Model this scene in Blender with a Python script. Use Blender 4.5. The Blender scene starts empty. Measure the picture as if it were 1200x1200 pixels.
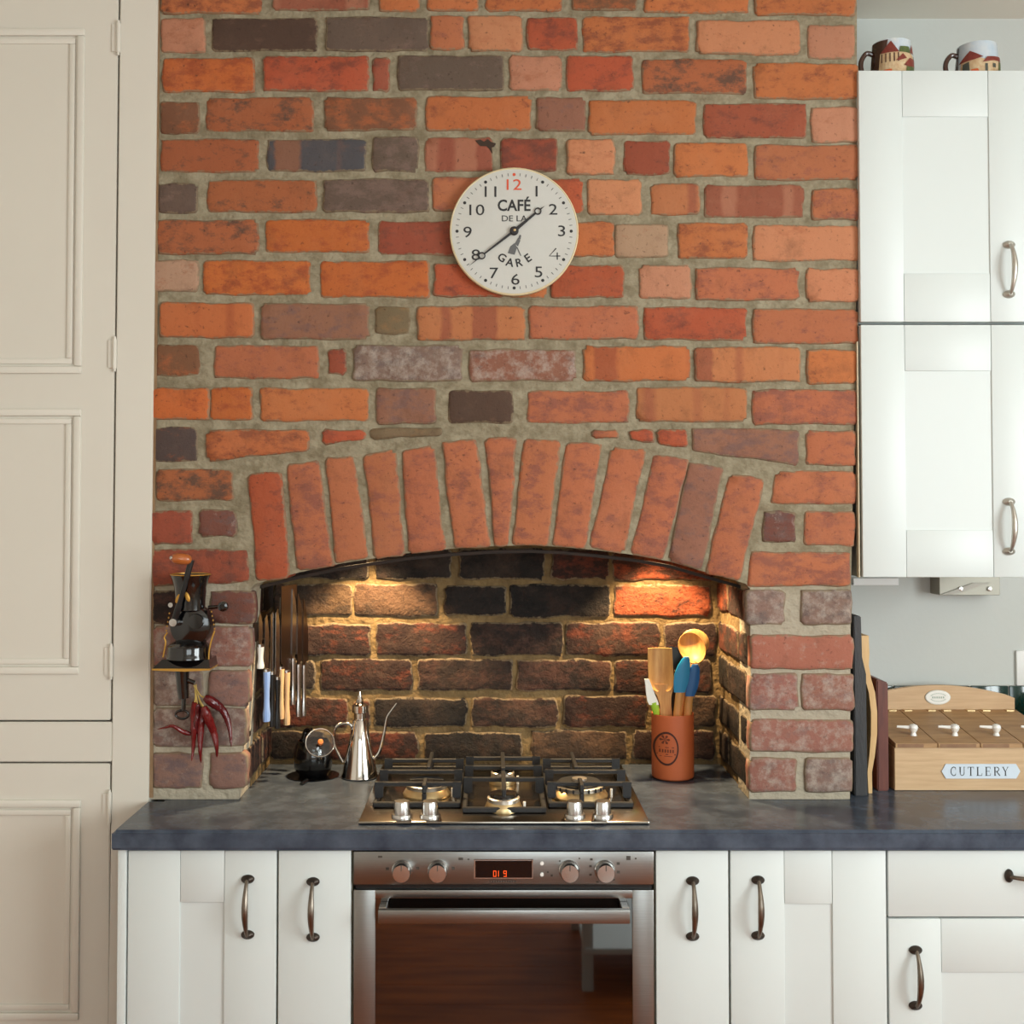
import bpy, bmesh, math, random
from mathutils import Vector, Matrix

# ------------------------------------------------------------------ camera
F = 1350.0                    # focal length in pixels of the 1200 x 1200 frame
CX, HORIZON = 578.0, 590.0
TH = math.radians(1.6)
CY = HORIZON - F * math.tan(TH)
CAM = Vector((0.0, 0.0, 1.533))
scene = bpy.context.scene
COL = scene.collection
cd = bpy.data.cameras.new('camera')
cam = bpy.data.objects.new('camera', cd)
COL.objects.link(cam)
cam.location = CAM
cam.rotation_euler = (math.pi / 2 + TH, 0, 0)
cd.sensor_width = 36.0
cd.lens = F / 1200 * 36.0
cd.shift_x = (600 - CX) / 1200
cd.shift_y = (CY - 600) / 1200
cd.clip_start = 0.02
scene.camera = cam

# ------------------------------------------------------------------ world, daylight, exposure
w = bpy.data.worlds.new('world')
scene.world = w
w.use_nodes = True
w.node_tree.nodes['Background'].inputs[0].default_value = (0.75, 0.86, 1.0, 1)
w.node_tree.nodes['Background'].inputs[1].default_value = 0.6


def area(name, loc, rot, sx, sy, power, col):
    l = bpy.data.lights.new(name, 'AREA')
    l.shape = 'RECTANGLE'
    l.size, l.size_y, l.energy, l.color = sx, sy, power, col
    o = bpy.data.objects.new(name, l)
    COL.objects.link(o)
    o.location, o.rotation_euler = loc, rot
    return o


# daylight coming in through the two window openings of the room
area('daylight_right_window', (2.47, 0.15, 1.62), (0, math.radians(90), 0), 1.5, 1.9, 110, (0.925, 1.0, 1.0))
area('daylight_rear_window', (0.7, -2.67, 1.65), (math.radians(90), 0, 0), 2.2, 1.4, 42, (0.91, 1.0, 1.0))
scene.view_settings.view_transform = 'Standard'
scene.view_settings.look = 'None'
scene.view_settings.exposure = 0.08
scene.view_settings.gamma = 1.0
scene.view_settings.use_curve_mapping = False
try:
    scene.cycles.use_denoising = True
    scene.cycles.max_bounces = 8
except Exception:
    pass

# ------------------------------------------------------------------ helpers
R = random.Random(11)
FWD = Vector((0, math.cos(TH), math.sin(TH)))
UP = Vector((0, -math.sin(TH), math.cos(TH)))


def P(px, py, Y):
    """photo pixel -> point of the vertical plane at depth Y"""
    d = F * FWD + (px - CX) * Vector((1, 0, 0)) - (py - CY) * UP
    return CAM + d * (Y / d.y)


def X(px, Y, py=600):
    return P(px, py, Y).x


def Z(py, Y, px=600):
    return P(px, py, Y).z


def srgb(c):
    out = []
    for v in c[:3]:
        v = v / 255.0
        out.append(v / 12.92 if v <= 0.04045 else ((v + 0.055) / 1.055) ** 2.4)
    return tuple(out) + (1.0,)


ORG = {}


def link(name, me, mat=None, parent=None):
    o = bpy.data.objects.new(name, me)
    COL.objects.link(o)
    if mat is not None and me is not None:
        me.materials.append(mat)
    if parent is not None:
        o.parent = parent
    return o


def thing(name, label, cat, loc, group=None, kind=None):
    o = link(name, None)
    o.empty_display_size = 0.05
    o.location = loc
    ORG[o.name] = Vector(loc)
    if label:
        o['label'] = label
    if cat:
        o['category'] = cat
    if group:
        o['group'] = group
    if kind:
        o['kind'] = kind
    return o


def tag(o, label, cat=None, group=None, kind=None):
    o['label'] = label
    if cat:
        o['category'] = cat
    if group:
        o['group'] = group
    if kind:
        o['kind'] = kind
    return o


def obj(name, bm, mat, parent=None, smooth=False, angle=35, kind=None):
    """bmesh in world coordinates -> mesh object; parts share their thing's origin"""
    bmesh.ops.recalc_face_normals(bm, faces=bm.faces[:])
    if parent is not None:
        org = ORG[parent.name]
    else:
        xs = [v.co for v in bm.verts]
        org = Vector(((min(c.x for c in xs) + max(c.x for c in xs)) / 2,
                      (min(c.y for c in xs) + max(c.y for c in xs)) / 2, min(c.z for c in xs)))
    bmesh.ops.translate(bm, verts=bm.verts[:], vec=-org)
    if smooth:
        for f in bm.faces:
            f.smooth = True
        lim = math.radians(angle)
        for e in bm.edges:
            if len(e.link_faces) == 2 and e.calc_face_angle(0) > lim:
                e.smooth = False
    me = bpy.data.meshes.new(name)
    bm.to_mesh(me)
    bm.free()
    o = link(name, me, mat, parent)
    if parent is None:
        o.location = org
    ORG[o.name] = org
    if kind:
        o['kind'] = kind
    return o


def B():
    return bmesh.new()


def box(bm, x0, x1, y0, y1, z0, z1, bev=0.0, seg=1, mtx=None):
    r = bmesh.ops.create_cube(bm, size=1)
    vs = r['verts']
    for v in vs:
        v.co = Vector((x0 + (v.co.x + .5) * (x1 - x0), y0 + (v.co.y + .5) * (y1 - y0), z0 + (v.co.z + .5) * (z1 - z0)))
    if mtx is not None:
        for v in vs:
            v.co = mtx @ v.co
    if bev > 0:
        es = list({e for v in vs for e in v.link_edges})
        bmesh.ops.bevel(bm, geom=es, offset=bev, segments=seg, affect='EDGES', profile=0.5)
    return bm


def frame_axes(d):
    d = d.normalized()
    a = Vector((0, 0, 1)) if abs(d.z) < 0.9 else Vector((1, 0, 0))
    u = d.cross(a).normalized()
    return u, d.cross(u).normalized()


def tube(bm, pts, rad, n=10, caps=True, flat=1.0, updir=None):
    """tube through pts; rad a number or one per point; flat squeezes along the second axis"""
    pts = [Vector(p) for p in pts]
    rads = rad if isinstance(rad, (list, tuple)) else [rad] * len(pts)
    rings = []
    pu = None
    for i, p in enumerate(pts):
        d = (pts[min(i + 1, len(pts) - 1)] - pts[max(i - 1, 0)])
        if d.length < 1e-9:
            d = Vector((0, 0, 1))
        d.normalize()
        if pu is None:
            if updir is not None:
                u = (Vector(updir) - d * d.dot(Vector(updir))).normalized()
            else:
                u, _ = frame_axes(d)
        else:
            u = (pu - d * d.dot(pu))
            u = u.normalized() if u.length > 1e-6 else frame_axes(d)[0]
        pu = u
        v = d.cross(u)
        rings.append([bm.verts.new(p + rads[i] * (math.cos(2 * math.pi * k / n) * u + flat * math.sin(2 * math.pi * k / n) * v)) for k in range(n)])
    for a, b in zip(rings, rings[1:]):
        for k in range(n):
            bm.faces.new((a[k], a[(k + 1) % n], b[(k + 1) % n], b[k]))
    if caps:
        bm.faces.new(rings[0][::-1])
        bm.faces.new(rings[-1])
    return bm


def smooth_path(pts, n=6):
    pts = [Vector(p) for p in pts]
    out = []
    for i in range(len(pts) - 1):
        p0, p1, p2, p3 = pts[max(i - 1, 0)], pts[i], pts[i + 1], pts[min(i + 2, len(pts) - 1)]
        for k in range(n):
            t = k / n
            out.append(0.5 * ((2 * p1) + (-p0 + p2) * t + (2 * p0 - 5 * p1 + 4 * p2 - p3) * t * t + (-p0 + 3 * p1 - 3 * p2 + p3) * t ** 3))
    out.append(pts[-1])
    return out


def lathe(bm, prof, c, axis='Z', n=28, mtx=None):
    """prof: list of (radius, height) along the axis from centre c"""
    c = Vector(c)
    rings = []
    for r, h in prof:
        if r < 1e-6:
            q = Vector((0, 0, h))
            rings.append([q])
        else:
            rings.append([Vector((r * math.cos(2 * math.pi * k / n), r * math.sin(2 * math.pi * k / n), h)) for k in range(n)])
    if mtx is None:
        mtx = {'Z': Matrix.Identity(3), 'Y': Matrix.Rotation(math.pi / 2, 3, 'X'), 'X': Matrix.Rotation(math.pi / 2, 3, 'Y')}[axis]
    vr = [[bm.verts.new(c + mtx @ q) for q in ring] for ring in rings]
    for a, b in zip(vr, vr[1:]):
        if len(a) == 1 and len(b) == 1:
            continue
        for k in range(n):
            if len(a) == 1:
                bm.faces.new((a[0], b[k], b[(k + 1) % n]))
            elif len(b) == 1:
                bm.faces.new((a[k], a[(k + 1) % n], b[0]))
            else:
                bm.faces.new((a[k], a[(k + 1) % n], b[(k + 1) % n], b[k]))
    return bm


def prism(bm, pts, vec):
    """closed polygon pts (3D) extruded by vec"""
    vec = Vector(vec)
    a = [bm.verts.new(Vector(p)) for p in pts]
    b = [bm.verts.new(Vector(p) + vec) for p in pts]
    fs = [bm.faces.new(a), bm.faces.new(b[::-1])]
    n = len(a)
    for i in range(n):
        fs.append(bm.faces.new((a[i], b[i], b[(i + 1) % n], a[(i + 1) % n])))
    for f in fs[:2]:
        f.normal_update()
    bmesh.ops.triangulate(bm, faces=fs[:2])
    return bm


def ellipsoid(bm, c, rx, ry, rz, mtx=None, u=16, v=10):
    r = bmesh.ops.create_uvsphere(bm, u_segments=u, v_segments=v, radius=1)
    for q in r['verts']:
        p = Vector((q.co.x * rx, q.co.y * ry, q.co.z * rz))
        q.co = Vector(c) + (mtx @ p if mtx is not None else p)
    return bm


def text_mesh(bm, body, c, size, thick=0.0004, bold=0.0, rot=0.0, sx=1.0, sy=1.0, tilt=None):
    """flat lettering facing the room (-Y), centred on c"""
    cu = bpy.data.curves.new('lettering', 'FONT')
    cu.body = body
    cu.size = 1.0
    cu.offset = bold
    cu.extrude = 0.0
    cu.resolution_u = 3
    to = bpy.data.objects.new('lettering', cu)
    me = bpy.data.meshes.new_from_object(to)
    xs = [v.co.x for v in me.vertices]
    ys = [v.co.y for v in me.vertices]
    mx, my = (min(xs) + max(xs)) / 2, (min(ys) + max(ys)) / 2
    k = size / 0.73
    cr, sr = math.cos(rot), math.sin(rot)
    vs = []
    for v in me.vertices:
        x, y = (v.co.x - mx) * k * sx, (v.co.y - my) * k * sy
        vs.append(bm.verts.new(Vector(c) + Vector((x * cr - y * sr, 0, x * sr + y * cr))))
    fs = []
    for p in me.polygons:
        try:
            fs.append(bm.faces.new([vs[i] for i in p.vertices]))
        except ValueError:
            pass
    bpy.data.objects.remove(to)
    bpy.data.curves.remove(cu)
    bpy.data.meshes.remove(me)
    return bm


def stroke(bm, pts, width, Y, thick=0.0003):
    """flat ribbon in a plane facing the room, pts are (x, z)"""
    pts = [Vector((p[0], 0, p[1])) for p in pts]
    L, Rr = [], []
    for i, p in enumerate(pts):
        d = (pts[min(i + 1, len(pts) - 1)] - pts[max(i - 1, 0)]).normalized()
        nrm = Vector((-d.z, 0, d.x)) * width / 2
        L.append(bm.verts.new((p.x + nrm.x, Y, p.z + nrm.z)))
        Rr.append(bm.verts.new((p.x - nrm.x, Y, p.z - nrm.z)))
    for i in range(len(pts) - 1):
        bm.faces.new((L[i], L[i + 1], Rr[i + 1], Rr[i]))
    return bm


# ------------------------------------------------------------------ materials
def new_mat(name):
    m = bpy.data.materials.new(name)
    m.use_nodes = True
    return m, m.node_tree, m.node_tree.nodes['Principled BSDF']


def mat(name, col, rough=0.5, metal=0.0, col2=None, scale=8.0, amt=0.5, stretch=(1, 1, 1), bump=0.0, bscale=None,
        spec=0.5, ior=None, coat=0.0, emit=None, detail=5.0):
    m, nt, bs = new_mat(name)
    N = nt.nodes
    bs.inputs['Base Color'].default_value = srgb(col)
    bs.inputs['Roughness'].default_value = rough
    bs.inputs['Metallic'].default_value = metal
    bs.inputs['Specular IOR Level'].default_value = spec
    if ior:
        bs.inputs['IOR'].default_value = ior
    if coat:
        bs.inputs['Coat Weight'].default_value = coat
        bs.inputs['Coat Roughness'].default_value = 0.08
    if emit:
        bs.inputs['Emission Color'].default_value = srgb(emit[0])
        bs.inputs['Emission Strength'].default_value = emit[1]
    if col2 is not None or bump:
        g = N.new('ShaderNodeNewGeometry')
        mp = N.new('ShaderNodeMapping')
        mp.inputs['Scale'].default_value = stretch
        nt.links.new(g.outputs['Position'], mp.inputs['Vector'])
        nz = N.new('ShaderNodeTexNoise')
        nz.inputs['Scale'].default_value = scale
        nz.inputs['Detail'].default_value = detail
        nz.inputs['Roughness'].default_value = 0.6
        nt.links.new(mp.outputs[0], nz.inputs['Vector'])
        if col2 is not None:
            rp = N.new('ShaderNodeValToRGB')
            rp.color_ramp.elements[0].position = 0.5 - 0.25 / max(amt, .05) * .5
            rp.color_ramp.elements[1].position = min(1, 0.5 + 0.25 / max(amt, .05) * .5)
            rp.color_ramp.elements[0].color = srgb(col)
            rp.color_ramp.elements[1].color = srgb(col2)
            nt.links.new(nz.outputs['Fac'], rp.inputs[0])
            nt.links.new(rp.outputs[0], bs.inputs['Base Color'])
        if bump:
            nb = nz
            if bscale:
                nb = N.new('ShaderNodeTexNoise')
                nb.inputs['Scale'].default_value = bscale
                nb.inputs['Detail'].default_value = 6
                nt.links.new(mp.outputs[0], nb.inputs['Vector'])
            bp = N.new('ShaderNodeBump')
            bp.inputs['Strength'].default_value = bump
            bp.inputs['Distance'].default_value = 0.01
            nt.links.new(nb.outputs['Fac'], bp.inputs['Height'])
            nt.links.new(bp.outputs[0], bs.inputs['Normal'])
    return m


def brick_material(name='fired_brick'):
    """colour of each brick from its object colour, a second tone and mortar smears at its edges"""
    m, nt, bs = new_mat(name)
    N, L = nt.nodes, nt.links
    oi = N.new('ShaderNodeObjectInfo')
    at = N.new('ShaderNodeAttribute')
    at.attribute_type = 'OBJECT'
    at.attribute_name = 'second_tone'
    am = N.new('ShaderNodeAttribute')
    am.attribute_type = 'OBJECT'
    am.attribute_name = 'tone_mix'
    ab = N.new('ShaderNodeAttribute')
    ab.attribute_type = 'OBJECT'
    ab.attribute_name = 'banding'
    aw = N.new('ShaderNodeAttribute')
    aw.attribute_type = 'OBJECT'
    aw.attribute_name = 'lime_wash'
    ed = N.new('ShaderNodeAttribute')
    ed.attribute_type = 'GEOMETRY'
    ed.attribute_name = 'edge'
    g = N.new('ShaderNodeNewGeometry')
    tc = N.new('ShaderNodeTexCoord')

    def noise(scale, detail=6, rough=.62, vec=None):
        n = N.new('ShaderNodeTexNoise')
        n.inputs['Scale'].default_value = scale
        n.inputs['Detail'].default_value = detail
        n.inputs['Roughness'].default_value = rough
        L.new(vec if vec is not None else g.outputs['Position'], n.inputs['Vector'])
        return n.outputs['Fac']

    def math_(op, a, b=None, c=None, clamp=False):
        n = N.new('ShaderNodeMath')
        n.operation = op
        n.use_clamp = clamp
        for i, v in enumerate((a, b, c)):
            if v is None:
                continue
            if isinstance(v, (int, float)):
                n.inputs[i].default_value = v
            else:
                L.new(v, n.inputs[i])
        return n.outputs[0]

    def mix(fac, a, b, mode='MIX'):
        n = N.new('ShaderNodeMix')
        n.data_type = 'RGBA'
        n.blend_type = mode
        for s, v in ((n.inputs[0], fac), (n.inputs[6], a), (n.inputs[7], b)):
            if isinstance(v, (int, float)):
                s.default_value = v
            elif isinstance(v, tuple):
                s.default_value = v
            else:
                L.new(v, s)
        return n.outputs[2]

    mpw = N.new('ShaderNodeMapping')
    mpw.inputs['Scale'].default_value = (1, 1, 1.7)
    L.new(g.outputs['Position'], mpw.inputs[0])
    n1 = noise(19, 8, .72, mpw.outputs[0])
    # vertical stripes where bricks touched in the kiln, per brick
    sep = N.new('ShaderNodeSeparateXYZ')
    L.new(tc.outputs['Object'], sep.inputs[0])
    st = N.new('ShaderNodeTexNoise')
    st.noise_dimensions = '1D'
    st.inputs['Scale'].default_value = 15
    st.inputs['Detail'].default_value = 0
    wv = math_('MULTIPLY', math_('SUBTRACT', noise(30, 3), .5), .016)
    L.new(math_('ADD', math_('ADD', sep.outputs['X'], wv), math_('MULTIPLY', oi.outputs['Random'], 9.0)), st.inputs['W'])
    band = math_('MULTIPLY', math_('SUBTRACT', st.outputs['Fac'], .52), 9.0, clamp=True)
    # threshold of the mottling follows tone_mix
    f1 = math_('MULTIPLY', math_('SUBTRACT', n1, math_('SUBTRACT', 0.72, math_('MULTIPLY', am.outputs['Fac'], .44))), 7.5, clamp=True)
    fb = math_('MULTIPLY', band, ab.outputs['Fac'])
    fac = math_('MAXIMUM', math_('MULTIPLY', f1, math_('SUBTRACT', 1.0, ab.outputs['Fac'])), fb)
    base = mix(math_('MULTIPLY', fac, .88), oi.outputs['Color'], at.outputs['Color'])
    # broad tone drift, fine grain and pits
    base = mix(math_('MULTIPLY', noise(45, 7, .7), .5), base, (1.18, 1.16, 1.14, 1), 'MULTIPLY')
    pits = math_('MULTIPLY', math_('SUBTRACT', noise(100, 4, .65), .60), 8.0, clamp=True)
    base = mix(math_('MULTIPLY', pits, .7), base, srgb((58, 42, 36)))
    stain = math_('MULTIPLY', math_('SUBTRACT', noise(13, 8, .75), .53), 4.5, clamp=True)
    base = mix(math_('MULTIPLY', stain, .5), base, srgb((84, 58, 44)))
    # lime wash / pale crust
    lw = math_('MULTIPLY', math_('SUBTRACT', noise(40, 8, .72), math_('SUBTRACT', .74, math_('MULTIPLY', aw.outputs['Fac'], .46))), 5.0, clamp=True)
    base = mix(math_('MULTIPLY', lw, .66), base, srgb((176, 164, 152)))
    # mortar smeared over the arrises
    e1 = math_('ADD', ed.outputs['Fac'], math_('MULTIPLY', math_('SUBTRACT', noise(48, 6, .72), .5), 2.6))
    e1 = math_('MULTIPLY', math_('SUBTRACT', e1, .55), 3.5, clamp=True)
    base = mix(math_('MULTIPLY', e1, .72), base, srgb((132, 116, 92)))
    # pale bloom over the face
    blm = math_('MULTIPLY', math_('SUBTRACT', noise(6, 6, .7), .5), 3.0, clamp=True)
    base = mix(math_('MULTIPLY', blm, .12), base, srgb((190, 150, 122)))
    L.new(base, bs.inputs['Base Color'])
    bs.inputs['Roughness'].default_value = .82
    bs.inputs['Specular IOR Level'].default_value = .3
    h = math_('ADD', math_('MULTIPLY', noise(38, 8, .68), 1.0), math_('MULTIPLY', pits, -.25))
    bp = N.new('ShaderNodeBump')
    wt = N.new('ShaderNodeAttribute')
    wt.attribute_type = 'OBJECT'
    wt.attribute_name = 'weathering'
    L.new(wt.outputs['Fac'], bp.inputs['Strength'])
    bp.inputs['Distance'].default_value = .011
    L.new(h, bp.inputs['Height'])
    L.new(bp.outputs[0], bs.inputs['Normal'])
    return m


M = {}
M['brick'] = brick_material()
M['mortar'] = mat('lime_mortar', (124, 113, 91), .9, col2=(152, 142, 119), scale=36, stretch=(.85, 1, 1.1), amt=.9, bump=.8, bscale=60, spec=.2)
M['soot_mortar'] = mat('old_mortar', (98, 80, 54), .9, col2=(128, 106, 72), scale=18, amt=.9, bump=.9, bscale=55, spec=.2)
M['caulk'] = mat('brown_caulk', (120, 88, 58), .85, col2=(150, 125, 95), scale=14, bump=.4, bscale=40)
M['cream'] = mat('cream_cabinet_paint', (209, 215, 213), .38, spec=.4)
M['carcass'] = mat('cabinet_carcass', (206, 194, 164), .5)
M['gloss_paint'] = mat('cupboard_gloss_paint', (216, 211, 199), .36, spec=.45, col2=(211, 206, 194), scale=1.2)
M['plaster'] = mat('wall_plaster', (199, 202, 198), .8, bump=.05, bscale=60)
M['plaster_up'] = mat('room_wall_paint', (214, 208, 196), .8, bump=.05, bscale=60)
M['ceiling'] = mat('ceiling_paint', (226, 220, 208), .85, bump=.05, bscale=50)
M['worktop'] = mat('slate_grey_worktop', (50, 58, 71), .25, col2=(82, 91, 104), scale=16, amt=.7, bump=.03, bscale=160, spec=.28, detail=10)
M['steel'] = mat('brushed_steel', (156, 156, 154), .32, 1.0, col2=(140, 140, 138), scale=30, stretch=(.4, 1, 40), amt=.5)
M['hob_steel'] = mat('hob_steel', (150, 144, 136), .2, 1.0)
M['chrome'] = mat('polished_steel', (214, 210, 204), .1, 1.0)
M['satin'] = mat('satin_steel', (200, 198, 195), .25, 1.0)
M['alu'] = mat('burner_aluminium', (216, 208, 196), .35, .9)
M['iron'] = mat('black_cast_iron', (26, 26, 28), .55, bump=.15, bscale=300)
M['enamel'] = mat('black_enamel', (10, 10, 11), .12, coat=.6)
M['pewter'] = mat('antique_pewter', (150, 140, 128), .36, 1.0, col2=(108, 98, 88), scale=30)
M['pewter_dark'] = mat('dark_pewter', (74, 66, 60), .42, .9)
M['nickel'] = mat('pale_pewter', (206, 202, 192), .42, .85, col2=(176, 170, 160), scale=40)
M['gold'] = mat('gold_paint', (196, 148, 66), .35, .6)
M['brass'] = mat('brass', (212, 188, 142), .34, .9)
M['black'] = mat('black_plastic', (14, 14, 15), .35)
M['dark_void'] = mat('sooty_black', (20, 17, 15), .9)
M['oven_glass'] = mat('oven_glass', (9, 7, 6), .03, ior=2.3, spec=.5)
M['display'] = mat('display_glass', (6, 6, 8), .06)
M['digits'] = mat('orange_digits', (255, 90, 20), .5, emit=((255, 90, 20), .55))
M['print_grey'] = mat('grey_print', (70, 64, 58), .6)
M['clock_white'] = mat('clock_face_enamel', (194, 193, 187), .35, col2=(187, 185, 176), scale=6)
M['clock_rim'] = mat('clock_rim_cream', (214, 198, 160), .4)
M['ink'] = mat('black_print', (36, 35, 36), .6)
M['ink_grey'] = mat('grey_ink', (92, 92, 92), .6)
M['ink_red'] = mat('orange_red_print', (206, 78, 46), .6)
M['oak'] = mat('pale_oak', (184, 144, 98), .5, col2=(152, 112, 70), scale=9, stretch=(1.2, 6, 14), amt=.6, bump=.05, bscale=40)
M['oak_front'] = mat('light_beech', (208, 174, 134), .5, col2=(190, 154, 114), scale=9, stretch=(1, 6, 16), amt=.6)
M['beech'] = mat('beech_wood', (206, 158, 92), .5, col2=(176, 122, 64), scale=12, stretch=(8, 8, 1), amt=.7)
M['board_pale'] = mat('pale_board_wood', (214, 178, 126), .5, col2=(196, 154, 100), scale=10, stretch=(8, 2, 1), amt=.6)
M['board_red'] = mat('red_hardwood', (108, 54, 40), .45, col2=(82, 38, 30), scale=10, stretch=(9, 2, 1), amt=.7)
M['slate'] = mat('dark_slate_board', (40, 40, 42), .6, col2=(54, 53, 54), scale=12, stretch=(6, 2, 1), bump=.2, bscale=60)
M['end_grain'] = mat('dark_end_grain', (120, 84, 58), .6, col2=(150, 112, 78), scale=30)
M['terracotta'] = mat('terracotta', (190, 98, 52), .6, col2=(178, 86, 44), scale=10, bump=.05, bscale=80)
M['terra_ink'] = mat('dark_brown_stamp', (66, 28, 16), .7)
M['white_ceramic'] = mat('white_ceramic', (238, 236, 230), .15, coat=.4)
M['plaque'] = mat('pale_blue_enamel', (206, 216, 226), .25)
M['plaque_green'] = mat('sage_print', (150, 166, 150), .5)
M['tile'] = mat('dark_green_glazed_tile', (10, 56, 52), .12, col2=(8, 44, 42), scale=20, coat=.5)
M['grout'] = mat('tile_grout', (196, 196, 188), .85)
M['socket'] = mat('white_plastic', (236, 236, 234), .35)
M['chilli'] = mat('dried_chilli_skin', (120, 22, 20), .22, col2=(84, 14, 16), scale=40, bump=.3, bscale=90)
M['chilli_dark'] = mat('dark_chilli_skin', (66, 16, 20), .2, col2=(96, 20, 22), scale=40, bump=.3, bscale=90)
M['stem'] = mat('dry_stem', (186, 156, 84), .7)
M['blue'] = mat('blue_silicone', (20, 128, 176), .4)
M['blue_dark'] = mat('deep_blue_silicone', (12, 88, 150), .4)
M['blue_handle'] = mat('pale_blue_handle', (122, 152, 206), .4, col2=(140, 168, 216), scale=60)
M['green_plastic'] = mat('lime_green_plastic', (150, 190, 50), .4)
M['white_bristle'] = mat('white_silicone', (232, 230, 222), .5)
M['tan_handle'] = mat('tan_wood_handle', (186, 146, 104), .5, col2=(206, 172, 128), scale=20, stretch=(6, 6, 1))
M['blade'] = mat('knife_steel', (150, 146, 142), .22, 1.0)
M['blade_dark'] = mat('dark_knife_steel', (96, 82, 74), .3, 1.0)
M['floor'] = mat('wood_floor', (176, 92, 34), .6, spec=.15, col2=(126, 62, 22), scale=3.0, stretch=(1, 7, 1), amt=.8)
M['floor_gap'] = mat('floor_joint', (50, 30, 18), .8)
M['mug_brown'] = mat('brown_glaze', (70, 44, 34), .2, coat=.4)
M['mug_sky'] = mat('mug_sky_glaze', (168, 188, 206), .25, col2=(206, 210, 210), scale=30, coat=.3)
M['mug_cream'] = mat('mug_cream_paint', (206, 186, 150), .4, col2=(180, 140, 100), scale=90)
M['mug_roof'] = mat('mug_red_roof', (132, 52, 40), .4, col2=(104, 40, 32), scale=120)
M['mug_green'] = mat('mug_green_paint', (96, 106, 48), .4, col2=(60, 80, 50), scale=120)
M['mug_dark'] = mat('mug_dark_paint', (70, 74, 66), .4)
M['mug_orange'] = mat('mug_orange_paint', (206, 92, 40), .4)
M['yellow'] = mat('yellow_glaze', (206, 176, 70), .25)
M['bulb'] = mat('warm_lamp_glow', (255, 220, 160), .4, emit=((255, 196, 120), 12.0))
gm, gnt, gbs = new_mat('clear_glass')
gbs.inputs['Base Color'].default_value = (.9, .92, .92, 1)
gbs.inputs['Transmission Weight'].default_value = 1
gbs.inputs['Roughness'].default_value = .05
M['glass'] = gm

# ------------------------------------------------------------------ main planes (metres from the camera)
YB = 2.48      # brick face of the chimney breast
YN = 2.82      # back of the cooking niche
YC = 2.27      # faces of the base units
YW = 2.25      # front edge of the worktop
YA = 2.86      # plastered wall of the right alcove
YU = 2.468     # faces of the wall units
ZT = 0.90      # worktop height
ZC = 2.75      # ceiling
XL, XR, YR = -1.9, 2.4, -2.6

# ------------------------------------------------------------------ the room
bm = B(); box(bm, XL - .1, XR + .1, YR - .1, 3.0, -.1, 0)
fl = obj('floor', bm, M['floor'], kind='structure')
bm = B(); box(bm, XL - .1, XR + .1, YR - .1, 3.0, ZC, ZC + .1)
obj('ceiling', bm, M['ceiling'], kind='structure')
bm = B(); box(bm, XL - .1, XL, YR, 2.9, 0, ZC)
obj('wall_left', bm, M['plaster_up'], kind='structure')


def wall_with_window(name, a0, a1, w0, w1, z0, z1, fn):
    bm = B()
    outer = [(a0, 0), (a1, 0), (a1, ZC), (a0, ZC)]
    inner = [(w0, z0), (w1, z0), (w1, z1), (w0, z1)]
    rings = []
    for d in (0, .1):
        rings.append([[bm.verts.new(fn(a, z, d)) for a, z in ring] for ring in (outer, inner)])
    for i in range(4):
        j = (i + 1) % 4
        for d in (0, 1):
            o, n = rings[d]
            bm.faces.new((o[i], o[j], n[j], n[i]))
        for q in (0, 1):
            bm.faces.new((rings[0][q][i], rings[0][q][j], rings[1][q][j], rings[1][q][i]))
    obj(name, bm, M['plaster_up'], kind='structure')


wall_with_window('wall_right', YR, 2.9, -.85, 1.15, .85, 2.4, lambda a, z, d: (XR + d, a, z))
wall_with_window('wall_rear', XL, XR, -.45, 1.85, .9, 2.4, lambda a, z, d: (a, YR - d, z))


def window(name, fn, a0, a1, z0, z1, label):
    t = thing(name, label, 'window', fn(a0, z0, 0), kind='structure')
    for (b0, b1, c0, c1, nm) in ((a0, a1, z0, z0 + .06, 'frame_rail'), (a0, a1, z1 - .06, z1, 'frame_rail'),
                                 (a0, a0 + .06, z0 + .06, z1 - .06, 'frame_stile'), (a1 - .06, a1, z0 + .06, z1 - .06, 'frame_stile'),
                                 ((a0 + a1) / 2 - .025, (a0 + a1) / 2 + .025, z0 + .06, z1 - .06, 'mullion')):
        bm = B()
        p, q = Vector(fn(b0, c0, .02)), Vector(fn(b1, c1, .06))
        box(bm, min(p.x, q.x), max(p.x, q.x), min(p.y, q.y), max(p.y, q.y), min(p.z, q.z), max(p.z, q.z), .004)
        obj(nm, bm, M['cream'], t)


window('window_1', lambda a, z, d: (XR + d, a, z), -.85, 1.15, .85, 2.4, 'white framed window in the side wall')
window('window_2', lambda a, z, d: (a, YR - d, z), -.45, 1.85, .9, 2.4, 'white framed window in the rear wall')

# right alcove wall with its tiles
bm = B(); box(bm, .60, XR, YA, YA + .1, 0, ZC)
wb = obj('wall_back', bm, M['plaster'], kind='structure')
ztile = Z(803, YA)
bm = B(); box(bm, .80, 1.62, YA - .004, YA, ZT, ztile + .001)
obj('grout_bed', bm, M['grout'], wb)
tw = (X(1181, YA, 850) - X(1136, YA, 850))
x0 = X(1136, YA, 850)
for k in range(-4, 5):
    for r in range(2):
        zt = ztile - r * tw
        zb = max(ZT + .001, zt - tw + .003)
        bm = B()
        box(bm, x0 + k * tw + .0015, x0 + (k + 1) * tw - .0015, YA - .010, YA - .002, zb, zt, .0025, 2)
        obj('tile', bm, M['tile'], wb, True)

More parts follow.
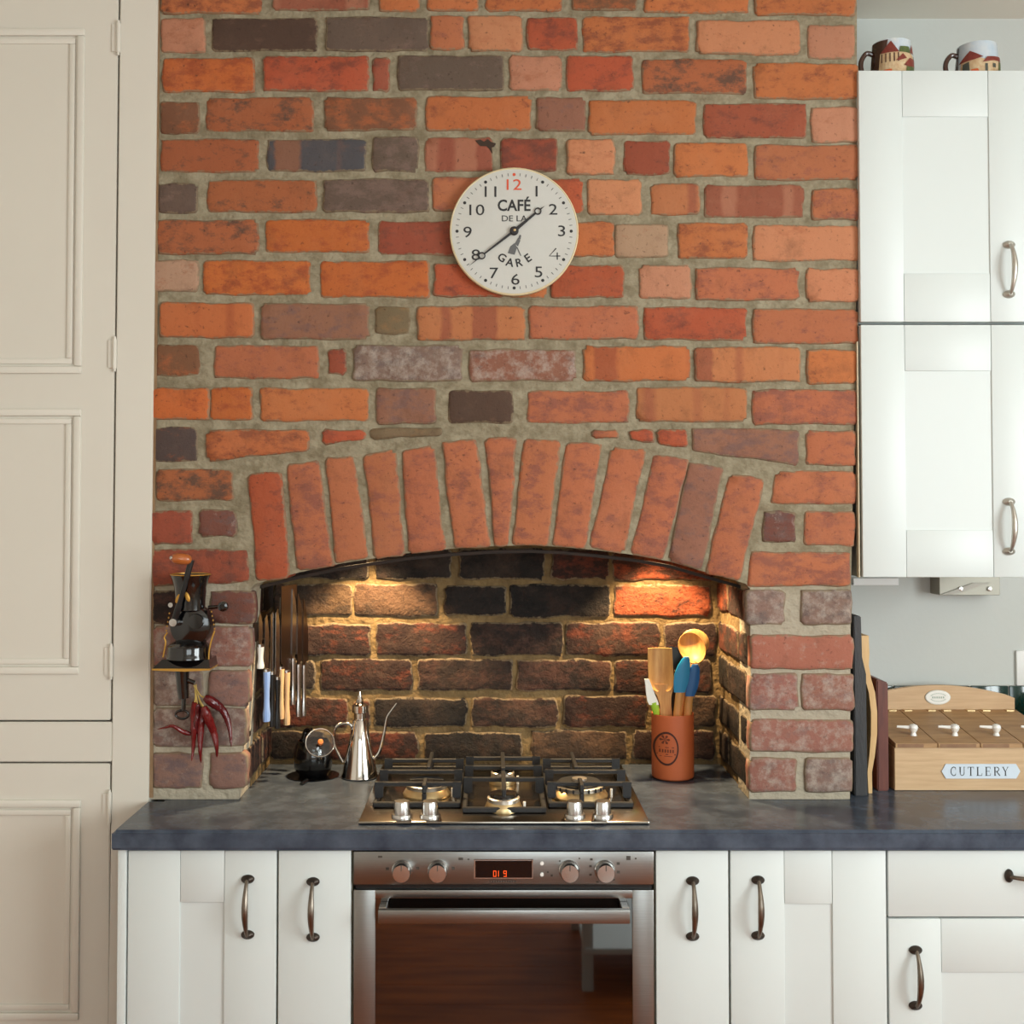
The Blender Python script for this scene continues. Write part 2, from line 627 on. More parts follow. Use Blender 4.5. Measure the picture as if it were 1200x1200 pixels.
# ------------------------------------------------------------------ bricks
TON = {  # first tone, second tone, how much of it, banding, lime wash
    'o': ((198, 102, 54), (146, 72, 46), .5, 0, 0),
    'O': ((206, 98, 42), (168, 72, 38), .48, 0, 0),
    'R': ((186, 78, 46), (138, 62, 46), .5, 0, 0),
    'r': ((162, 72, 48), (122, 62, 50), .5, 0, .05),
    'c': ((190, 100, 64), (150, 82, 66), .5, 0, .05),
    's': ((196, 124, 92), (176, 100, 70), .4, 0, .2),
    'l': ((204, 122, 82), (186, 102, 68), .4, 0, .1),
    't': ((182, 136, 108), (172, 104, 76), .4, 0, .25),
    'b': ((128, 78, 52), (178, 90, 50), .5, 0, .05),
    'x': ((176, 90, 52), (92, 68, 56), .5, 0, .05),
    'd': ((88, 62, 50), (112, 78, 62), .4, 0, .1),
    'g': ((106, 84, 72), (126, 98, 86), .5, 0, .15),
    'm': ((154, 96, 74), (128, 90, 82), .5, 0, .15),
    'v': ((84, 66, 62), (150, 78, 48), .35, 0, 0),
    'p': ((150, 106, 92), (116, 92, 92), .55, 0, .35),
    'q': ((138, 104, 92), (118, 98, 92), .55, 0, .62),
    'w': ((186, 104, 82), (160, 108, 94), .4, 0, .4),
    'B': ((204, 104, 54), (164, 72, 42), .4, .9, 0),
    'C': ((196, 112, 66), (158, 76, 54), .4, .85, .1),
    'P': ((156, 78, 56), (186, 112, 84), .4, .8, .15),
    'U': ((84, 82, 84), (164, 96, 62), .4, .75, .1),
    'y': ((124, 100, 72), (150, 108, 70), .5, 0, .1),
    'k': ((40, 33, 30), (22, 19, 19), .55, 0, 0),
    'K': ((80, 50, 40), (32, 27, 26), .7, 0, 0),
    'h': ((112, 50, 33), (38, 30, 28), .78, 0, 0),
    'H': ((156, 66, 34), (48, 34, 28), .62, 0, 0),
    'n': ((92, 64, 44), (46, 36, 30), .65, 0, 0),
    'W': ((160, 98, 84), (140, 106, 100), .5, 0, .6),
    'Q': ((126, 70, 58), (110, 84, 80), .5, 0, .35),
    'z': ((150, 92, 70), (120, 92, 84), .5, 0, .62),
}


def duller(c, k=.87):
    g_ = .35 * c[0] + .45 * c[1] + .2 * c[2]
    r_ = [(g_ + (v - g_) * k) * .905 for v in c]
    sat = min(1.0, (max(c) - min(c)) / 110.0)
    return (r_[0], r_[1] * (1 + .045 * sat), r_[2] * (1 + .03 * sat))


def brick(parent, fn, wd, ht, tone, depth=.03, seed=None, jit=.0015, weather=.42):
    """fn(u, v, d): point of the brick at u across, v down, d behind its face"""
    rr = random.Random(seed if seed is not None else R.random())
    nu, nv = max(2, int(wd / .026)), max(2, int(ht / .022))
    cu, cv = .0045 / wd, .0045 / ht
    pu, pv = [rr.uniform(0, 6.28) for _ in range(4)], [rr.uniform(0, 6.28) for _ in range(4)]

    def wob(side, t):
        return jit * (.75 * math.sin(t * 7 + pu[side]) + .5 * math.sin(t * 17 + pv[side]) + rr.uniform(-.7, .7))
    eu, ev = min(.2, .0075 / wd), min(.2, .0075 / ht)
    us = [0, eu] + [eu + (1 - 2 * eu) * (i + rr.uniform(-.2, .2)) / nu for i in range(1, nu)] + [1 - eu, 1]
    vs = [0, ev] + [ev + (1 - 2 * ev) * (i + rr.uniform(-.15, .15)) / nv for i in range(1, nv)] + [1 - ev, 1]
    nu, nv = nu + 2, nv + 2
    chip = [rr.uniform(.2, .75) if rr.random() < .8 else rr.uniform(.9, 1.5) for _ in range(4)]
    G_ = {}
    for i, u in enumerate(us):
        for j, v in enumerate(vs):
            uu, vv = u, v
            if i in (0, nu) and j in (0, nv):
                k = chip[(i > 0) + 2 * (j > 0)]
                uu += (cu if i == 0 else -cu) * k
                vv += (cv if j == 0 else -cv) * k
            elif j in (0, nv):
                vv += wob(0 if j == 0 else 1, u) / ht
            elif i in (0, nu):
                uu += wob(2 if i == 0 else 3, v) / wd
            G_[i, j] = (uu, vv)
    bnd = [(i, 0) for i in range(nu)] + [(nu, j) for j in range(nv)] + [(i, nv) for i in range(nu, 0, -1)] + [(0, j) for j in range(nv, 0, -1)]
    N_ = len(bnd)
    tilt = rr.uniform(-.0012, .0012)
    pro = rr.uniform(-.0015, .0012)
    verts, edge = [], []

    def ring(inset, d, e, jd=0.0):
        for key in bnd:
            u, v = G_[key]
            u = u + (.5 - u) * 2 * inset / wd
            v = v + (.5 - v) * 2 * inset / ht
            verts.append(fn(u, v, d + pro + tilt * (u - .5) * 2 + rr.uniform(-jd, jd)))
            edge.append(e)
    ring(0, depth, .1)
    ring(0, min(.014, depth * .6), .15)
    ring(0, .0045, .85, .0005)
    ring(.0022, .0012, .8, .0005)
    faces = []
    for a in range(3):
        for i in range(N_):
            j = (i + 1) % N_
            faces.append((a * N_ + i, a * N_ + j, (a + 1) * N_ + j, (a + 1) * N_ + i))
    idx = {k: 3 * N_ + i for i, k in enumerate(bnd)}
    # face grid: a second loop just inside the arris, then the inner field
    for key in [(i, j) for i in range(nu + 1) for j in range(nv + 1) if (i, j) not in idx]:
        u, v = G_[key]
        idx[key] = len(verts)
        verts.append(fn(u, v, pro + tilt * (u - .5) * 2 + rr.uniform(-.0007, .0007) - .0004))
        edge.append(0)
    for i in range(nu):
        for j in range(nv):
            faces.append((idx[i, j], idx[i + 1, j], idx[i + 1, j + 1], idx[i, j + 1]))
    faces.append(tuple(range(N_))[::-1])
    c = fn(.5, .5, depth / 2)
    me = bpy.data.meshes.new('brick')
    me.from_pydata([v - c for v in verts], [], faces)
    bmm = bmesh.new(); bmm.from_mesh(me)
    bmesh.ops.recalc_face_normals(bmm, faces=bmm.faces[:])
    for f in bmm.faces:
        f.smooth = len(f.verts) < 5
    bmm.to_mesh(me); bmm.free()
    a = me.attributes.new('edge', 'FLOAT', 'POINT')
    a.data.foreach_set('value', edge)
    o = link('brick', me, M['brick'], parent)
    o.location = c - ORG[parent.name]
    c1, c2, mx, bd, lw = TON[tone]
    c1, c2 = duller(c1), duller(c2)
    k = rr.uniform(.93, 1.07)
    s = srgb(c1)
    o.color = (s[0] * k, s[1] * k * rr.uniform(.96, 1.04), s[2] * k, 1)
    s2 = srgb(c2)
    o['second_tone'] = [s2[0], s2[1], s2[2]]
    o['tone_mix'] = min(1.0, max(0.0, mx + rr.uniform(-.12, .12)))
    o['banding'] = float(bd)
    o['lime_wash'] = float(lw)
    o['weathering'] = float(weather)
    return o


def front_brick(parent, quad, tone, Y=YB, depth=.03, seed=None, weather=.42, jit=.0015):
    q = [P(px, py, Y) for px, py in quad]
    wd = ((q[1] - q[0]).length + (q[2] - q[3]).length) / 2
    ht = ((q[3] - q[0]).length + (q[2] - q[1]).length) / 2

    def fn(u, v, d):
        p = q[0] * (1 - u) * (1 - v) + q[1] * u * (1 - v) + q[2] * u * v + q[3] * (1 - u) * v
        return Vector((p.x, Y + d, p.z))
    return brick(parent, fn, wd, ht, tone, depth, seed, weather=weather, jit=jit)


def rect_brick(parent, x0, x1, y0, y1, tone, Y=YB, depth=.03, weather=.42, jit=.0015):
    e = 1.7
    return front_brick(parent, [(x0 - e, y0 - e), (x1 + e, y0 - e), (x1 + e, y1 + e), (x0 - e, y1 + e)], tone, Y, depth, None, weather, jit)


ROWS = [
    # row -1 (above the frame)
    (189, 236, -74, -37, 's'), (248, 368, -74, -37, 'o'), (381, 500, -74, -37, 'x'), (512, 630, -74, -37, 'R'), (642, 760, -73, -36, 'o'),
    (772, 890, -71, -34, 'C'), (902, 1004, -69, -32, 'l'),
    # row 0
    (189, 305, -24, 14, 'o'), (320, 432, -25, 10, 'P'), (445, 490, -25, 12, 'o'), (502, 559, -25, 11, 'o'), (571, 657, -25, 11, 'o'),
    (672, 745, -25, 10, 'b'), (757, 877, -23, 13, 'o'), (886, 1002, -21, 16, 'o'),
    # row 1
    (189, 239, 22, 60, 's'), (249, 370, 22, 58, 'd'), (383, 501, 21, 58, 'g'), (506, 542, 19, 56, 'c'), (550, 611, 19, 58, 'l'),
    (619, 676, 21, 57, 'R'), (684, 807, 20, 59, 'o'), (818, 937, 25, 62, 'l'), (948, 1001, 30, 67, 's'),
    # row 2
    (191, 297, 69, 106, 'O'), (310, 431, 67, 105, 'R'), (438, 455, 68, 105, 'r'), (467, 589, 66, 104, 'g'), (598, 657, 66, 104, 's'),
    (665, 741, 66, 105, 'R'), (754, 874, 70, 108, 'x'), (885, 1005, 75, 114, 'o'),
    # row 3
    (189, 232, 120, 155, 'b'), (242, 366, 115, 152, 'x'), (381, 487, 115, 151, 'b'), (500, 621, 114, 151, 'o'), (630, 685, 115, 152, 'm'),
    (691, 815, 118, 156, 'o'), (826, 944, 122, 160, 'r'), (952, 1006, 126, 165, 's'),
    # row 4
    (189, 301, 164, 200, 'x'), (314, 427, 164, 199, 'U'), (437, 489, 161, 199, 'g'), (499, 576, 162, 199, 'P'), (588, 652, 163, 199, 'r'),
    (666, 719, 164, 203, 'l'), (732, 784, 166, 203, 'r'), (791, 876, 168, 205, 'o'), (886, 1006, 171, 209, 'c'),
    # row 5
    (186, 230, 216, 248, 'g'), (244, 370, 212, 247, 'x'), (380, 501, 211, 247, 'g'), (508, 597, 208, 246, 'c'), (608, 682, 210, 247, 'R'),
    (690, 751, 211, 250, 'l'), (764, 819, 216, 250, 'C'), (827, 941, 218, 253, 'P'), (953, 1006, 222, 256, 'c'),
    # row 6
    (185, 301, 259, 296, 'x'), (312, 431, 258, 294, 'O'), (444, 570, 260, 297, 'r'), (582, 655, 260, 298, 'o'), (664, 719, 261, 299, 'o'),
    (722, 782, 264, 300, 't'), (796, 875, 262, 301, 'o'), (884, 1006, 265, 304, 'l'),
    # row 7
    (180, 231, 306, 340, 't'), (239, 362, 306, 344, 'O'), (376, 502, 307, 347, 'O'), (510, 590, 310, 346, 'R'), (600, 640, 311, 347, 'o'),
    (647, 730, 312, 347, 'R'), (751, 809, 312, 348, 's'), (817, 935, 315, 350, 'c'), (946, 1006, 316, 352, 'l'),
    # row 8
    (188, 296, 356, 394, 'B'), (307, 431, 357, 396, 'm'), (441, 479, 360, 390, 'y'), (490, 614, 360, 397, 'C'), (621, 747, 360, 396, 'c'),
    (756, 874, 361, 397, 'R'), (884, 1005, 363, 401, 'c'),
    # row 9
    (184, 232, 405, 439, 'b'), (252, 372, 406, 442, 'c'), (385, 404, 410, 437, 'r'), (415, 540, 406, 445, 'q'), (551, 674, 411, 445, 'z'),
    (685, 807, 407, 445, 'B'), (816, 937, 408, 446, 'C'), (947, 1004, 411, 448, 'o'),
    # row 10
    (178, 244, 456, 490, 'O'), (247, 294, 455, 491, 'O'), (306, 431, 456, 492, 'o'), (442, 509, 456, 495, 'm'), (527, 600, 459, 494, 'd'),
    (619, 736, 459, 494, 'c'), (747, 874, 455, 493, 'C'), (883, 1004, 458, 496, 'c'),
]
SLANT = [
    ([(180, 502), (230, 501), (230, 540), (181, 540)], 'v'),
    ([(243, 505), (361, 504), (361, 527), (243, 540)], 'o'),
    ([(378, 504), (428, 505), (427, 514), (379, 520)], 'R'),
    ([(434, 503), (516, 502), (516, 509), (436, 514)], 'y'),
    ([(694, 505), (724, 505), (723, 513), (696, 512)], 'c'),
    ([(739, 505), (766, 505), (766, 518), (740, 515)], 'R'),
    ([(771, 504), (805, 505), (804, 524), (772, 519)], 'R'),
    ([(812, 502), (936, 504), (935, 545), (813, 527)], 'm'),
    ([(946, 506), (1002, 506), (1002, 545), (946, 544)], 'c'),
    ([(183, 550), (272, 551), (272, 586), (183, 586)], 'x'),
    ([(912, 553), (1003, 553), (1003, 590), (903, 590)], 'c'),
    ([(177, 600), (224, 600), (224, 637), (177, 637)], 'r'),
    ([(235, 598), (276, 599), (276, 628), (234, 628)], 'Q'),
    ([(897, 600), (931, 601), (931, 635), (894, 635)], 'Q'),
    ([(944, 600), (1002, 600), (1001, 639), (943, 638)], 'c'),
    ([(177, 645), (288, 645), (291, 681), (177, 687)], 'r'),
    ([(882, 647), (996, 649), (996, 686), (877, 686)], 'c'),
]
ARCH = [
    ([(292.5, 557), (327.5, 554), (337.5, 676), (302.5, 680)], 'R'), ([(337.5, 546), (371, 541), (389, 664), (350, 669)], 'c'),
    ([(382.5, 538), (412.5, 536), (430, 653), (396, 660)], 'c'), ([(427.5, 534), (461, 528), (472.5, 650), (441, 654)], 'c'),
    ([(472.5, 530), (506, 523), (520, 644), (481, 649)], 'c'), ([(520, 519), (556, 516), (572.5, 640), (534, 642.5)], 'c'),
    ([(571, 515), (604, 514), (593.5, 638), (582, 640)], 'c'), ([(616, 516), (655, 517.5), (640, 640), (602.5, 637)], 'c'),
    ([(666, 519), (704, 521), (684, 643), (649, 638)], 'c'), ([(719, 525), (755, 528), (729, 648), (692.5, 641)], 'c'),
    ([(769, 532), (806, 539), (776, 656), (741, 648)], 'c'), ([(810, 542), (846, 549), (820, 668), (785, 656)], 'm'),
    ([(857, 556), (894, 562), (865, 680), (829, 670)], 'c'),
]
INTR = [(299, 684), (350, 671), (396, 661), (440, 654), (480, 648), (530, 643), (575, 640), (620, 639), (660, 641), (700, 645), (741, 650),
        (785, 658), (829, 671), (874, 684)]

# breast: one body of mortar with the arched opening, bricks laid into it
YM = YB + .0048
outline = [(183.5, -90), (183.5, 0), (179, 400), (175, 700), (174.5, 935.3), (280, 935.3), (288, 800), (294, 690)] + INTR + \
          [(879, 690), (880, 800), (878, 935.3), (996, 935.3), (997, 700), (1001, 500), (1004, 300), (1004, -90)]
pts = []
for px, py in outline:
    p = P(px, py, YM)
    if py < -50:
        p.z = ZC
    if py > 930:
        p.z = ZT
    pts.append(p)
bm = B(); prism(bm, pts, (0, .115 - .0048, 0))
mt_ = M['mortar'].node_tree
gp = mt_.nodes.new('ShaderNodeNewGeometry')
sp_ = mt_.nodes.new('ShaderNodeSeparateXYZ')
mt_.links.new(gp.outputs['Position'], sp_.inputs[0])
nz_ = mt_.nodes.new('ShaderNodeTexNoise')
nz_.inputs['Scale'].default_value = 14
mt_.links.new(gp.outputs['Position'], nz_.inputs['Vector'])
ad_ = mt_.nodes.new('ShaderNodeMath'); ad_.operation = 'MULTIPLY_ADD'
ad_.inputs[1].default_value = .16
mt_.links.new(nz_.outputs['Fac'], ad_.inputs[0]); mt_.links.new(sp_.outputs['Z'], ad_.inputs[2])
mr_ = mt_.nodes.new('ShaderNodeMapRange')
mr_.inputs['From Min'].default_value, mr_.inputs['From Max'].default_value = 1.40, 1.46
mr_.inputs['To Min'].default_value, mr_.inputs['To Max'].default_value = .8, 0
mt_.links.new(ad_.outputs[0], mr_.inputs[0])
mx_ = mt_.nodes.new('ShaderNodeMix'); mx_.data_type = 'RGBA'
bs_n = mt_.nodes['Principled BSDF']
old = bs_n.inputs['Base Color'].links[0].from_socket
mt_.links.new(mr_.outputs[0], mx_.inputs[0]); mt_.links.new(old, mx_.inputs[6])
mx_.inputs[7].default_value = srgb((172, 162, 144))
mt_.links.new(mx_.outputs[2], bs_n.inputs['Base Color'])
br = obj('wall_chimney_breast', bm, M['mortar'], kind='structure')
for x0, x1, y0, y1, t in ROWS:
    rect_brick(br, x0, x1, y0, y1, t)
for q, t in SLANT:
    front_brick(br, [(a + s_, b + t_) for (a, b), s_, t_ in zip(q, (-1.5, 1.5, 1.5, -1.5), (-1.2, -1.2, 1.2, 1.2))], t)
for q, t in ARCH:
    q = [(a + s_ * 2.6, b + t_) for (a, b), s_, t_ in zip(q, (-1, 1, 1, -1), (-1.5, -1.5, 1, 1))]
    front_brick(br, q, t, depth=.11)
# brown mortar fillet against the cupboard
bm = B()
prism(bm, [P(182, -60, YB), P(187.5, -60, YB), P(184, 400, YB), P(180, 700, YB), P(179, 934.8, YB), P(174, 934.8, YB), P(175, 700, YB), P(178.5, 400, YB)], (0, .012, 0))
obj('edge_fillet', bm, M['caulk'], br)

# niche: side walls, back wall
wl = B(); box(wl, X(174, YB), -.543, YB + .115, YN, ZT, ZC)
wl = obj('wall_niche_left', wl, M['soot_mortar'], kind='structure')
wr = B(); box(wr, .553, X(1000, YB), YB + .115, YA, ZT, ZC)
wr = obj('wall_niche_right', wr, M['soot_mortar'], kind='structure')
wn = B(); box(wn, -.69, .69, YN, YN + .1, .5, 1.9)
wn = obj('wall_niche_back', wn, M['soot_mortar'], kind='structure')

PIER_L = [(694, 730, [(180, 236, 'K'), (247, 297, 'Q')]), (735, 780, [(180, 293, 'W')]), (787, 826, [(181, 236, 'q'), (246, 290, 'p')]),
          (831, 874, [(180, 287, 'q')]), (884, 923, [(180, 236, 'p'), (247, 288, 'p')])]
PIER_R = [(693, 731, [(876, 919, 'q'), (940, 997, 'q')]), (746, 783, [(881, 999, 'w')]), (791, 831, [(880, 934, 'W'), (941, 1000, 'W')]),
          (845, 880, [(880, 999, 'W')]), (890, 927, [(879, 932, 'W'), (945, 998, 'q')])]
for k, (y0, y1, bs_) in enumerate(PIER_L):
    for x0, x1, t in bs_:
        rect_brick(br, x0, x1, y0, y1, t, depth=.03)
    # bricks of the reveal behind the corner one
    xi = X(bs_[-1][1], YB, y0)
    za, zb = Z(y0, YB), Z(y1, YB)
    cuts = [(YB + .036, YB + .10), (YB + .113, YN)] if k % 2 else [(YB + .036, YB + .215), (YB + .228, YN)]
    for a, b in cuts:
        def fn(u, v, d, a=a, b=b, za=za, zb=zb):
            return Vector((-.537 - d, a + u * (b - a), za + v * (zb - za)))
        brick(wl, fn, b - a, za - zb, R.choice('hKnk'), weather=1.0, jit=.0025)
for k, (y0, y1, bs_) in enumerate(PIER_R):
    for x0, x1, t in bs_:
        rect_brick(br, x0, x1, y0, y1, t, depth=.03)
    za, zb = Z(y0, YB), Z(y1, YB)
    cuts = [(YB + .036, YB + .10), (YB + .113, YN)] if k % 2 else [(YB + .036, YB + .215), (YB + .228, YN)]
    for a, b in cuts:
        def fn(u, v, d, a=a, b=b, za=za, zb=zb):
            return Vector((.548 + d, a + u * (b - a), za + v * (zb - za)))
        brick(wr, fn, b - a, za - zb, ('Hhkkk'[k] if a > YB + .05 else 'hhKkk'[k]), weather=1.0, jit=.0025)
BACK = [
    (322, 430, 645, 677, 'k'), (441, 527, 645, 677, 'k'), (540, 637, 645, 677, 'k'), (648, 712, 645, 677, 'h'), (719, 835, 647, 678, 'H'),
    (322, 336, 686, 720, 'n'), (346, 411, 686, 720, 'n'), (416, 511, 686, 721, 'n'), (522, 591, 688, 720, 'k'), (599, 714, 687, 722, 'k'), (721, 832, 687, 721, 'H'),
    (322, 333, 733, 767, 'h'), (342, 432, 733, 767, 'h'), (442, 546, 732, 767, 'h'), (553, 659, 731, 767, 'K'), (664, 771, 731, 767, 'h'), (780, 838, 731, 767, 'h'),
    (330, 367, 776, 807, 'k'), (377, 481, 774, 808, 'h'), (491, 599, 774, 808, 'K'), (607, 715, 775, 808, 'K'), (722, 832, 775, 811, 'h'),
    (320, 406, 820, 851, 'h'), (416, 432, 821, 851, 'h'), (440, 545, 820, 851, 'k'), (554, 652, 820, 851, 'K'), (662, 757, 817, 851, 'h'), (769, 838, 817, 851, 'n'),
    (318, 378, 858, 889, 'k'), (388, 488, 860, 889, 'h'), (499, 610, 860, 889, 'k'), (624, 733, 858, 889, 'n'), (743, 836, 858, 889, 'h'),
]
for x0, x1, y0, y1, t in BACK:
    rect_brick(wn, x0, x1, y0, y1, t, Y=YN - .006, depth=.02, weather=1.0, jit=.0026)

# iron strip that carries the arch
bm = B()
lo = [P(px, py + 9 - abs(px - 590) * .006, YB + .10) for px, py in INTR]
hi = [p + Vector((0, 0, .007)) for p in lo]
prism(bm, lo + hi[::-1], (0, .022, 0))
obj('arch_bar', bm, mat('rusty_black_iron', (34, 28, 24), .6, .3, col2=(58, 42, 32), scale=30), br)

# hood plate with two warm lamps above the hob
zh = 1.505
hood = thing('cooker_hood', 'dark recessed hood plate with two warm lamps under the brick arch', 'hood', (.02, 2.72, zh))
bm = B(); box(bm, -.56, .57, YB + .13, YN - .012, zh, zh + .03)
obj('plate', bm, M['dark_void'], hood)
for lx in (-.29, .39):
    bm = B(); lathe(bm, [(.0, -.002), (.026, -.002), (.026, .0)], (lx, 2.69, zh), n=20)
    obj('lamp_lens', bm, M['bulb'], hood)
    bm = B(); lathe(bm, [(.027, -.004), (.034, -.004), (.036, 0)], (lx, 2.69, zh), n=20)
    obj('lamp_ring', bm, M['satin'], hood, True)
    l = bpy.data.lights.new('hood_lamp', 'SPOT')
    l.energy, l.color, l.spot_size, l.spot_blend, l.shadow_soft_size = 30, (1.0, .71, .38), math.radians(94), .35, .02
    o = bpy.data.objects.new('hood_lamp', l)
    COL.objects.link(o)
    o.parent = hood
    o.location = Vector((lx, 2.69, zh - .012)) - ORG[hood.name]

# ------------------------------------------------------------------ built-in cupboard on the left
YL = 2.474
cup = thing('built_in_cupboard', 'tall cream painted built-in cupboard with panelled doors beside the chimney breast', 'cupboard', (-1.3, YL + .1, 0))
xr = X(181, YL, 200)
xh_t, xh_b = X(139, YL, 20), X(128.5, YL, 900)
xh = X(132, YL, 500)
xl = XL + .01
zu0, zl1 = Z(844, YL), Z(895, YL)


def poly(parent, name, pxs, y0, y1, m, bev=0.0):
    bm = B()
    prism(bm, [Vector((p.x, y0, p.z)) for p in pxs], (0, y1 - y0, 0))
    if bev:
        bmesh.ops.bevel(bm, geom=[e for e in bm.edges if len(e.link_faces) == 2 and e.calc_face_angle(0) > .5], offset=bev, segments=2, affect='EDGES')
    return obj(name, bm, m, parent, bool(bev))


def V2(x, z):
    return Vector((x, 0, z))


poly(cup, 'frame_stile', [V2(xh_t + .003, ZC - .01), V2(xr + .004, ZC - .01), V2(X(172.5, YL, 900), .01), V2(X(127, YL, 1100), .01), V2(xh_b + .004, zl1)], YL, YL + .04, M['gloss_paint'], .002)
poly(cup, 'frame_rail', [V2(xl, zu0 - .004), V2(xh_b + .004, zu0 - .004), V2(xh_b + .004, zl1 + .004), V2(xl, zl1 + .004)], YL, YL + .04, M['gloss_paint'], .002)
bm = B(); box(bm, xl, xr - .02, YL + .04, YL + .34, 0, ZC - .01)
obj('carcass', bm, M['carcass'], cup)


def cupboard_door(pxs, panels, hinges):
    d = poly(cup, 'door', pxs, YL + .001, YL + .030, M['gloss_paint'], .0015)
    for (x0, x1, z0, z1) in panels:
        # sunk panel shown by two stepped mouldings
        for off, wdt, hgt in ((0, .016, .007), (.021, .012, .004)):
            for (a, b, c, e) in ((x0 + off, x1 - off, z1 - off - wdt, z1 - off), (x0 + off, x1 - off, z0 + off, z0 + off + wdt),
                                 (x0 + off, x0 + off + wdt, z0 + off + wdt, z1 - off - wdt), (x1 - off - wdt, x1 - off, z0 + off + wdt, z1 - off - wdt)):
                bm = B(); box(bm, a, b, YL + .001 - hgt, YL + .003, c, e, .0035 if hgt > .005 else .0019, 2)
                obj('panel_moulding', bm, M['gloss_paint'], d, True)
    for hy in hinges:
        z = Z(hy, YL)
        x = X(139 - (hy - 20) * .0119, YL, hy) + .001
        bm = B()
        tube(bm, [(x, YL - .003, z - .032), (x, YL - .003, z + .032)], .0045, 10)
        tube(bm, [(x, YL - .003, z + .032), (x, YL - .003, z + .038)], .003, 8)
        tube(bm, [(x, YL - .003, z - .038), (x, YL - .003, z - .032)], .003, 8)
        box(bm, x - .014, x, YL - .002, YL + .002, z - .03, z + .03)
        obj('hinge', bm, M['gloss_paint'], d, True)
    return d


pr_t, pr_b = X(101, YL, 200), X(94, YL, 640)
cupboard_door([V2(xl, ZC - .012), V2(xh_t - .001, ZC - .012), V2(xh_b, zu0), V2(xl, zu0)],
              [(xl + .14, (X(102, YL, 36) + X(94, YL, 437)) / 2, Z(438, YL), Z(34, YL)), (xl + .14, X(94, YL, 640), Z(790, YL), Z(479, YL))], (45, 415, 775))
cupboard_door([V2(xl, zl1), V2(xh_b, zl1), V2(X(129, YL, 1150), .04), V2(xl, .04)],
              [(xl + .14, X(94.5, YL, 1000), Z(1195, YL), Z(937, YL))], (946,))

# ------------------------------------------------------------------ worktop and base units
bm = B()
xw0, xw1 = X(131, YW, 975), 1.66
pts = [(xw0, YW), (xw1, YW), (xw1, YA - .011), (X(1003, YB), YA - .011), (X(1003, YB), YN - .002), (-.6, YN - .002), (-.6, YB + .02), (xw0, YB + .02)]
pts = [(xw0, YW), (xw1, YW), (xw1, YA - .011), (.70, YA - .011), (.70, YN - .002), (-.70, YN - .002), (-.70, YL - .008), (xw0, YL - .008)]
prism(bm, [Vector((a, b, ZT - .04)) for a, b in pts], (0, 0, .0395))
es = [e for e in bm.edges if all(v.co.y < YW + .001 for v in e.verts) and abs(e.verts[0].co.z - e.verts[1].co.z) < .001]
es += [e for e in bm.edges if all(abs(v.co.x - xw0) < .001 for v in e.verts) and all(v.co.z > ZT - .01 for v in e.verts)]
bmesh.ops.bevel(bm, geom=list(set(es)), offset=.006, segments=3, affect='EDGES')
tag(obj('worktop', bm, M['worktop'], None, True), 'slate grey laminate worktop running under the brick breast', 'worktop')


def bow_handle(parent, px, py0, py1, Y, horiz=False, m=None, md=None, px1=None):
    """bow handle with oval end plates, mounted on a face at depth Y"""
    m = m or M['pewter']
    md = md or M['pewter_dark']
    bm = B()
    if horiz:
        a, b = P(px, py0, Y), P(px1, py1, Y)
    else:
        a, b = P(px, py0 + 4, Y), P(px, py1 - 4, Y)
    ax = (b - a).normalized()
    L = (b - a).length
    path, rad = [], []
    for i in range(15):
        t = i / 14
        path.append(a + ax * L * t + Vector((0, -.008 - .022 * math.sin(math.pi * t) ** .7, 0)))
        rad.append(.0038 + .0026 * math.sin(math.pi * t) ** 2)
    tube(bm, path, rad, 10)
    h = obj('handle', bm, m, parent, True)
    for q in (a, b):
        bm = B()
        side = Vector((1, 0, 0)) if not horiz else Vector((0, 0, 1))
        mt = Matrix((side, ax, Vector((0, -1, 0)))).transposed()
        s = Matrix.Diagonal((1, .66, 1))
        lathe(bm, [(.013, 0), (.013, .003), (.011, .006), (.0055, .009), (.004, .011), (0, .011)], q, mtx=mt @ s, n=18)
        obj('end_plate', bm, md, h, True)
    return h


GAP = .0016


def shaker(parent, x0, x1, z0, z1, Y, sw, rt, rb, m, thick=.02, rec=.0045):
    """door: recessed panel as the door body, stiles and rails as its pieces"""
    bm = B(); box(bm, x0 + sw - .004, x1 - sw + .004, Y + rec, Y + thick, z0 + rb - .004, z1 - rt + .004)
    d = obj('door', bm, m, parent)
    for a, b in ((x0, x0 + sw), (x1 - sw, x1)):
        bm = B(); box(bm, a, b, Y, Y + thick, z0, z1, .0016, 2)
        obj('stile', bm, m, d, True)
    for a, b in ((z0, z0 + rb), (z1 - rt, z1)):
        bm = B(); box(bm, x0 + sw + .0006, x1 - sw - .0006, Y + .0006, Y + thick, a, b, .0012, 2)
        obj('rail', bm, m, d, True)
    return d


def slab(name, parent, x0, x1, z0, z1, Y, m, thick=.02):
    bm = B(); box(bm, x0, x1, Y, Y + thick, z0, z1, .0018, 2)
    return obj(name, bm, m, parent, True)


ZD1 = ZT - .045      # top of base fronts
ZD0 = .11
xs = lambda px: X(px, YC, 1100)


def base_unit(label, x0, x1, panel=None):
    t = thing('base_cabinet', label, 'cabinet', ((x0 + x1) / 2, YC + .25, 0), 'cream base cabinets under the worktop')
    bm = B(); box(bm, x0, x1, YC + .022, YN - .03, .1, ZT - .042)
    obj('body', bm, M['carcass'], t)
    bm = B(); box(bm, x0, x1, YC + .06, YC + .075, 0, .099)
    obj('plinth', bm, M['cream'], t)
    return t


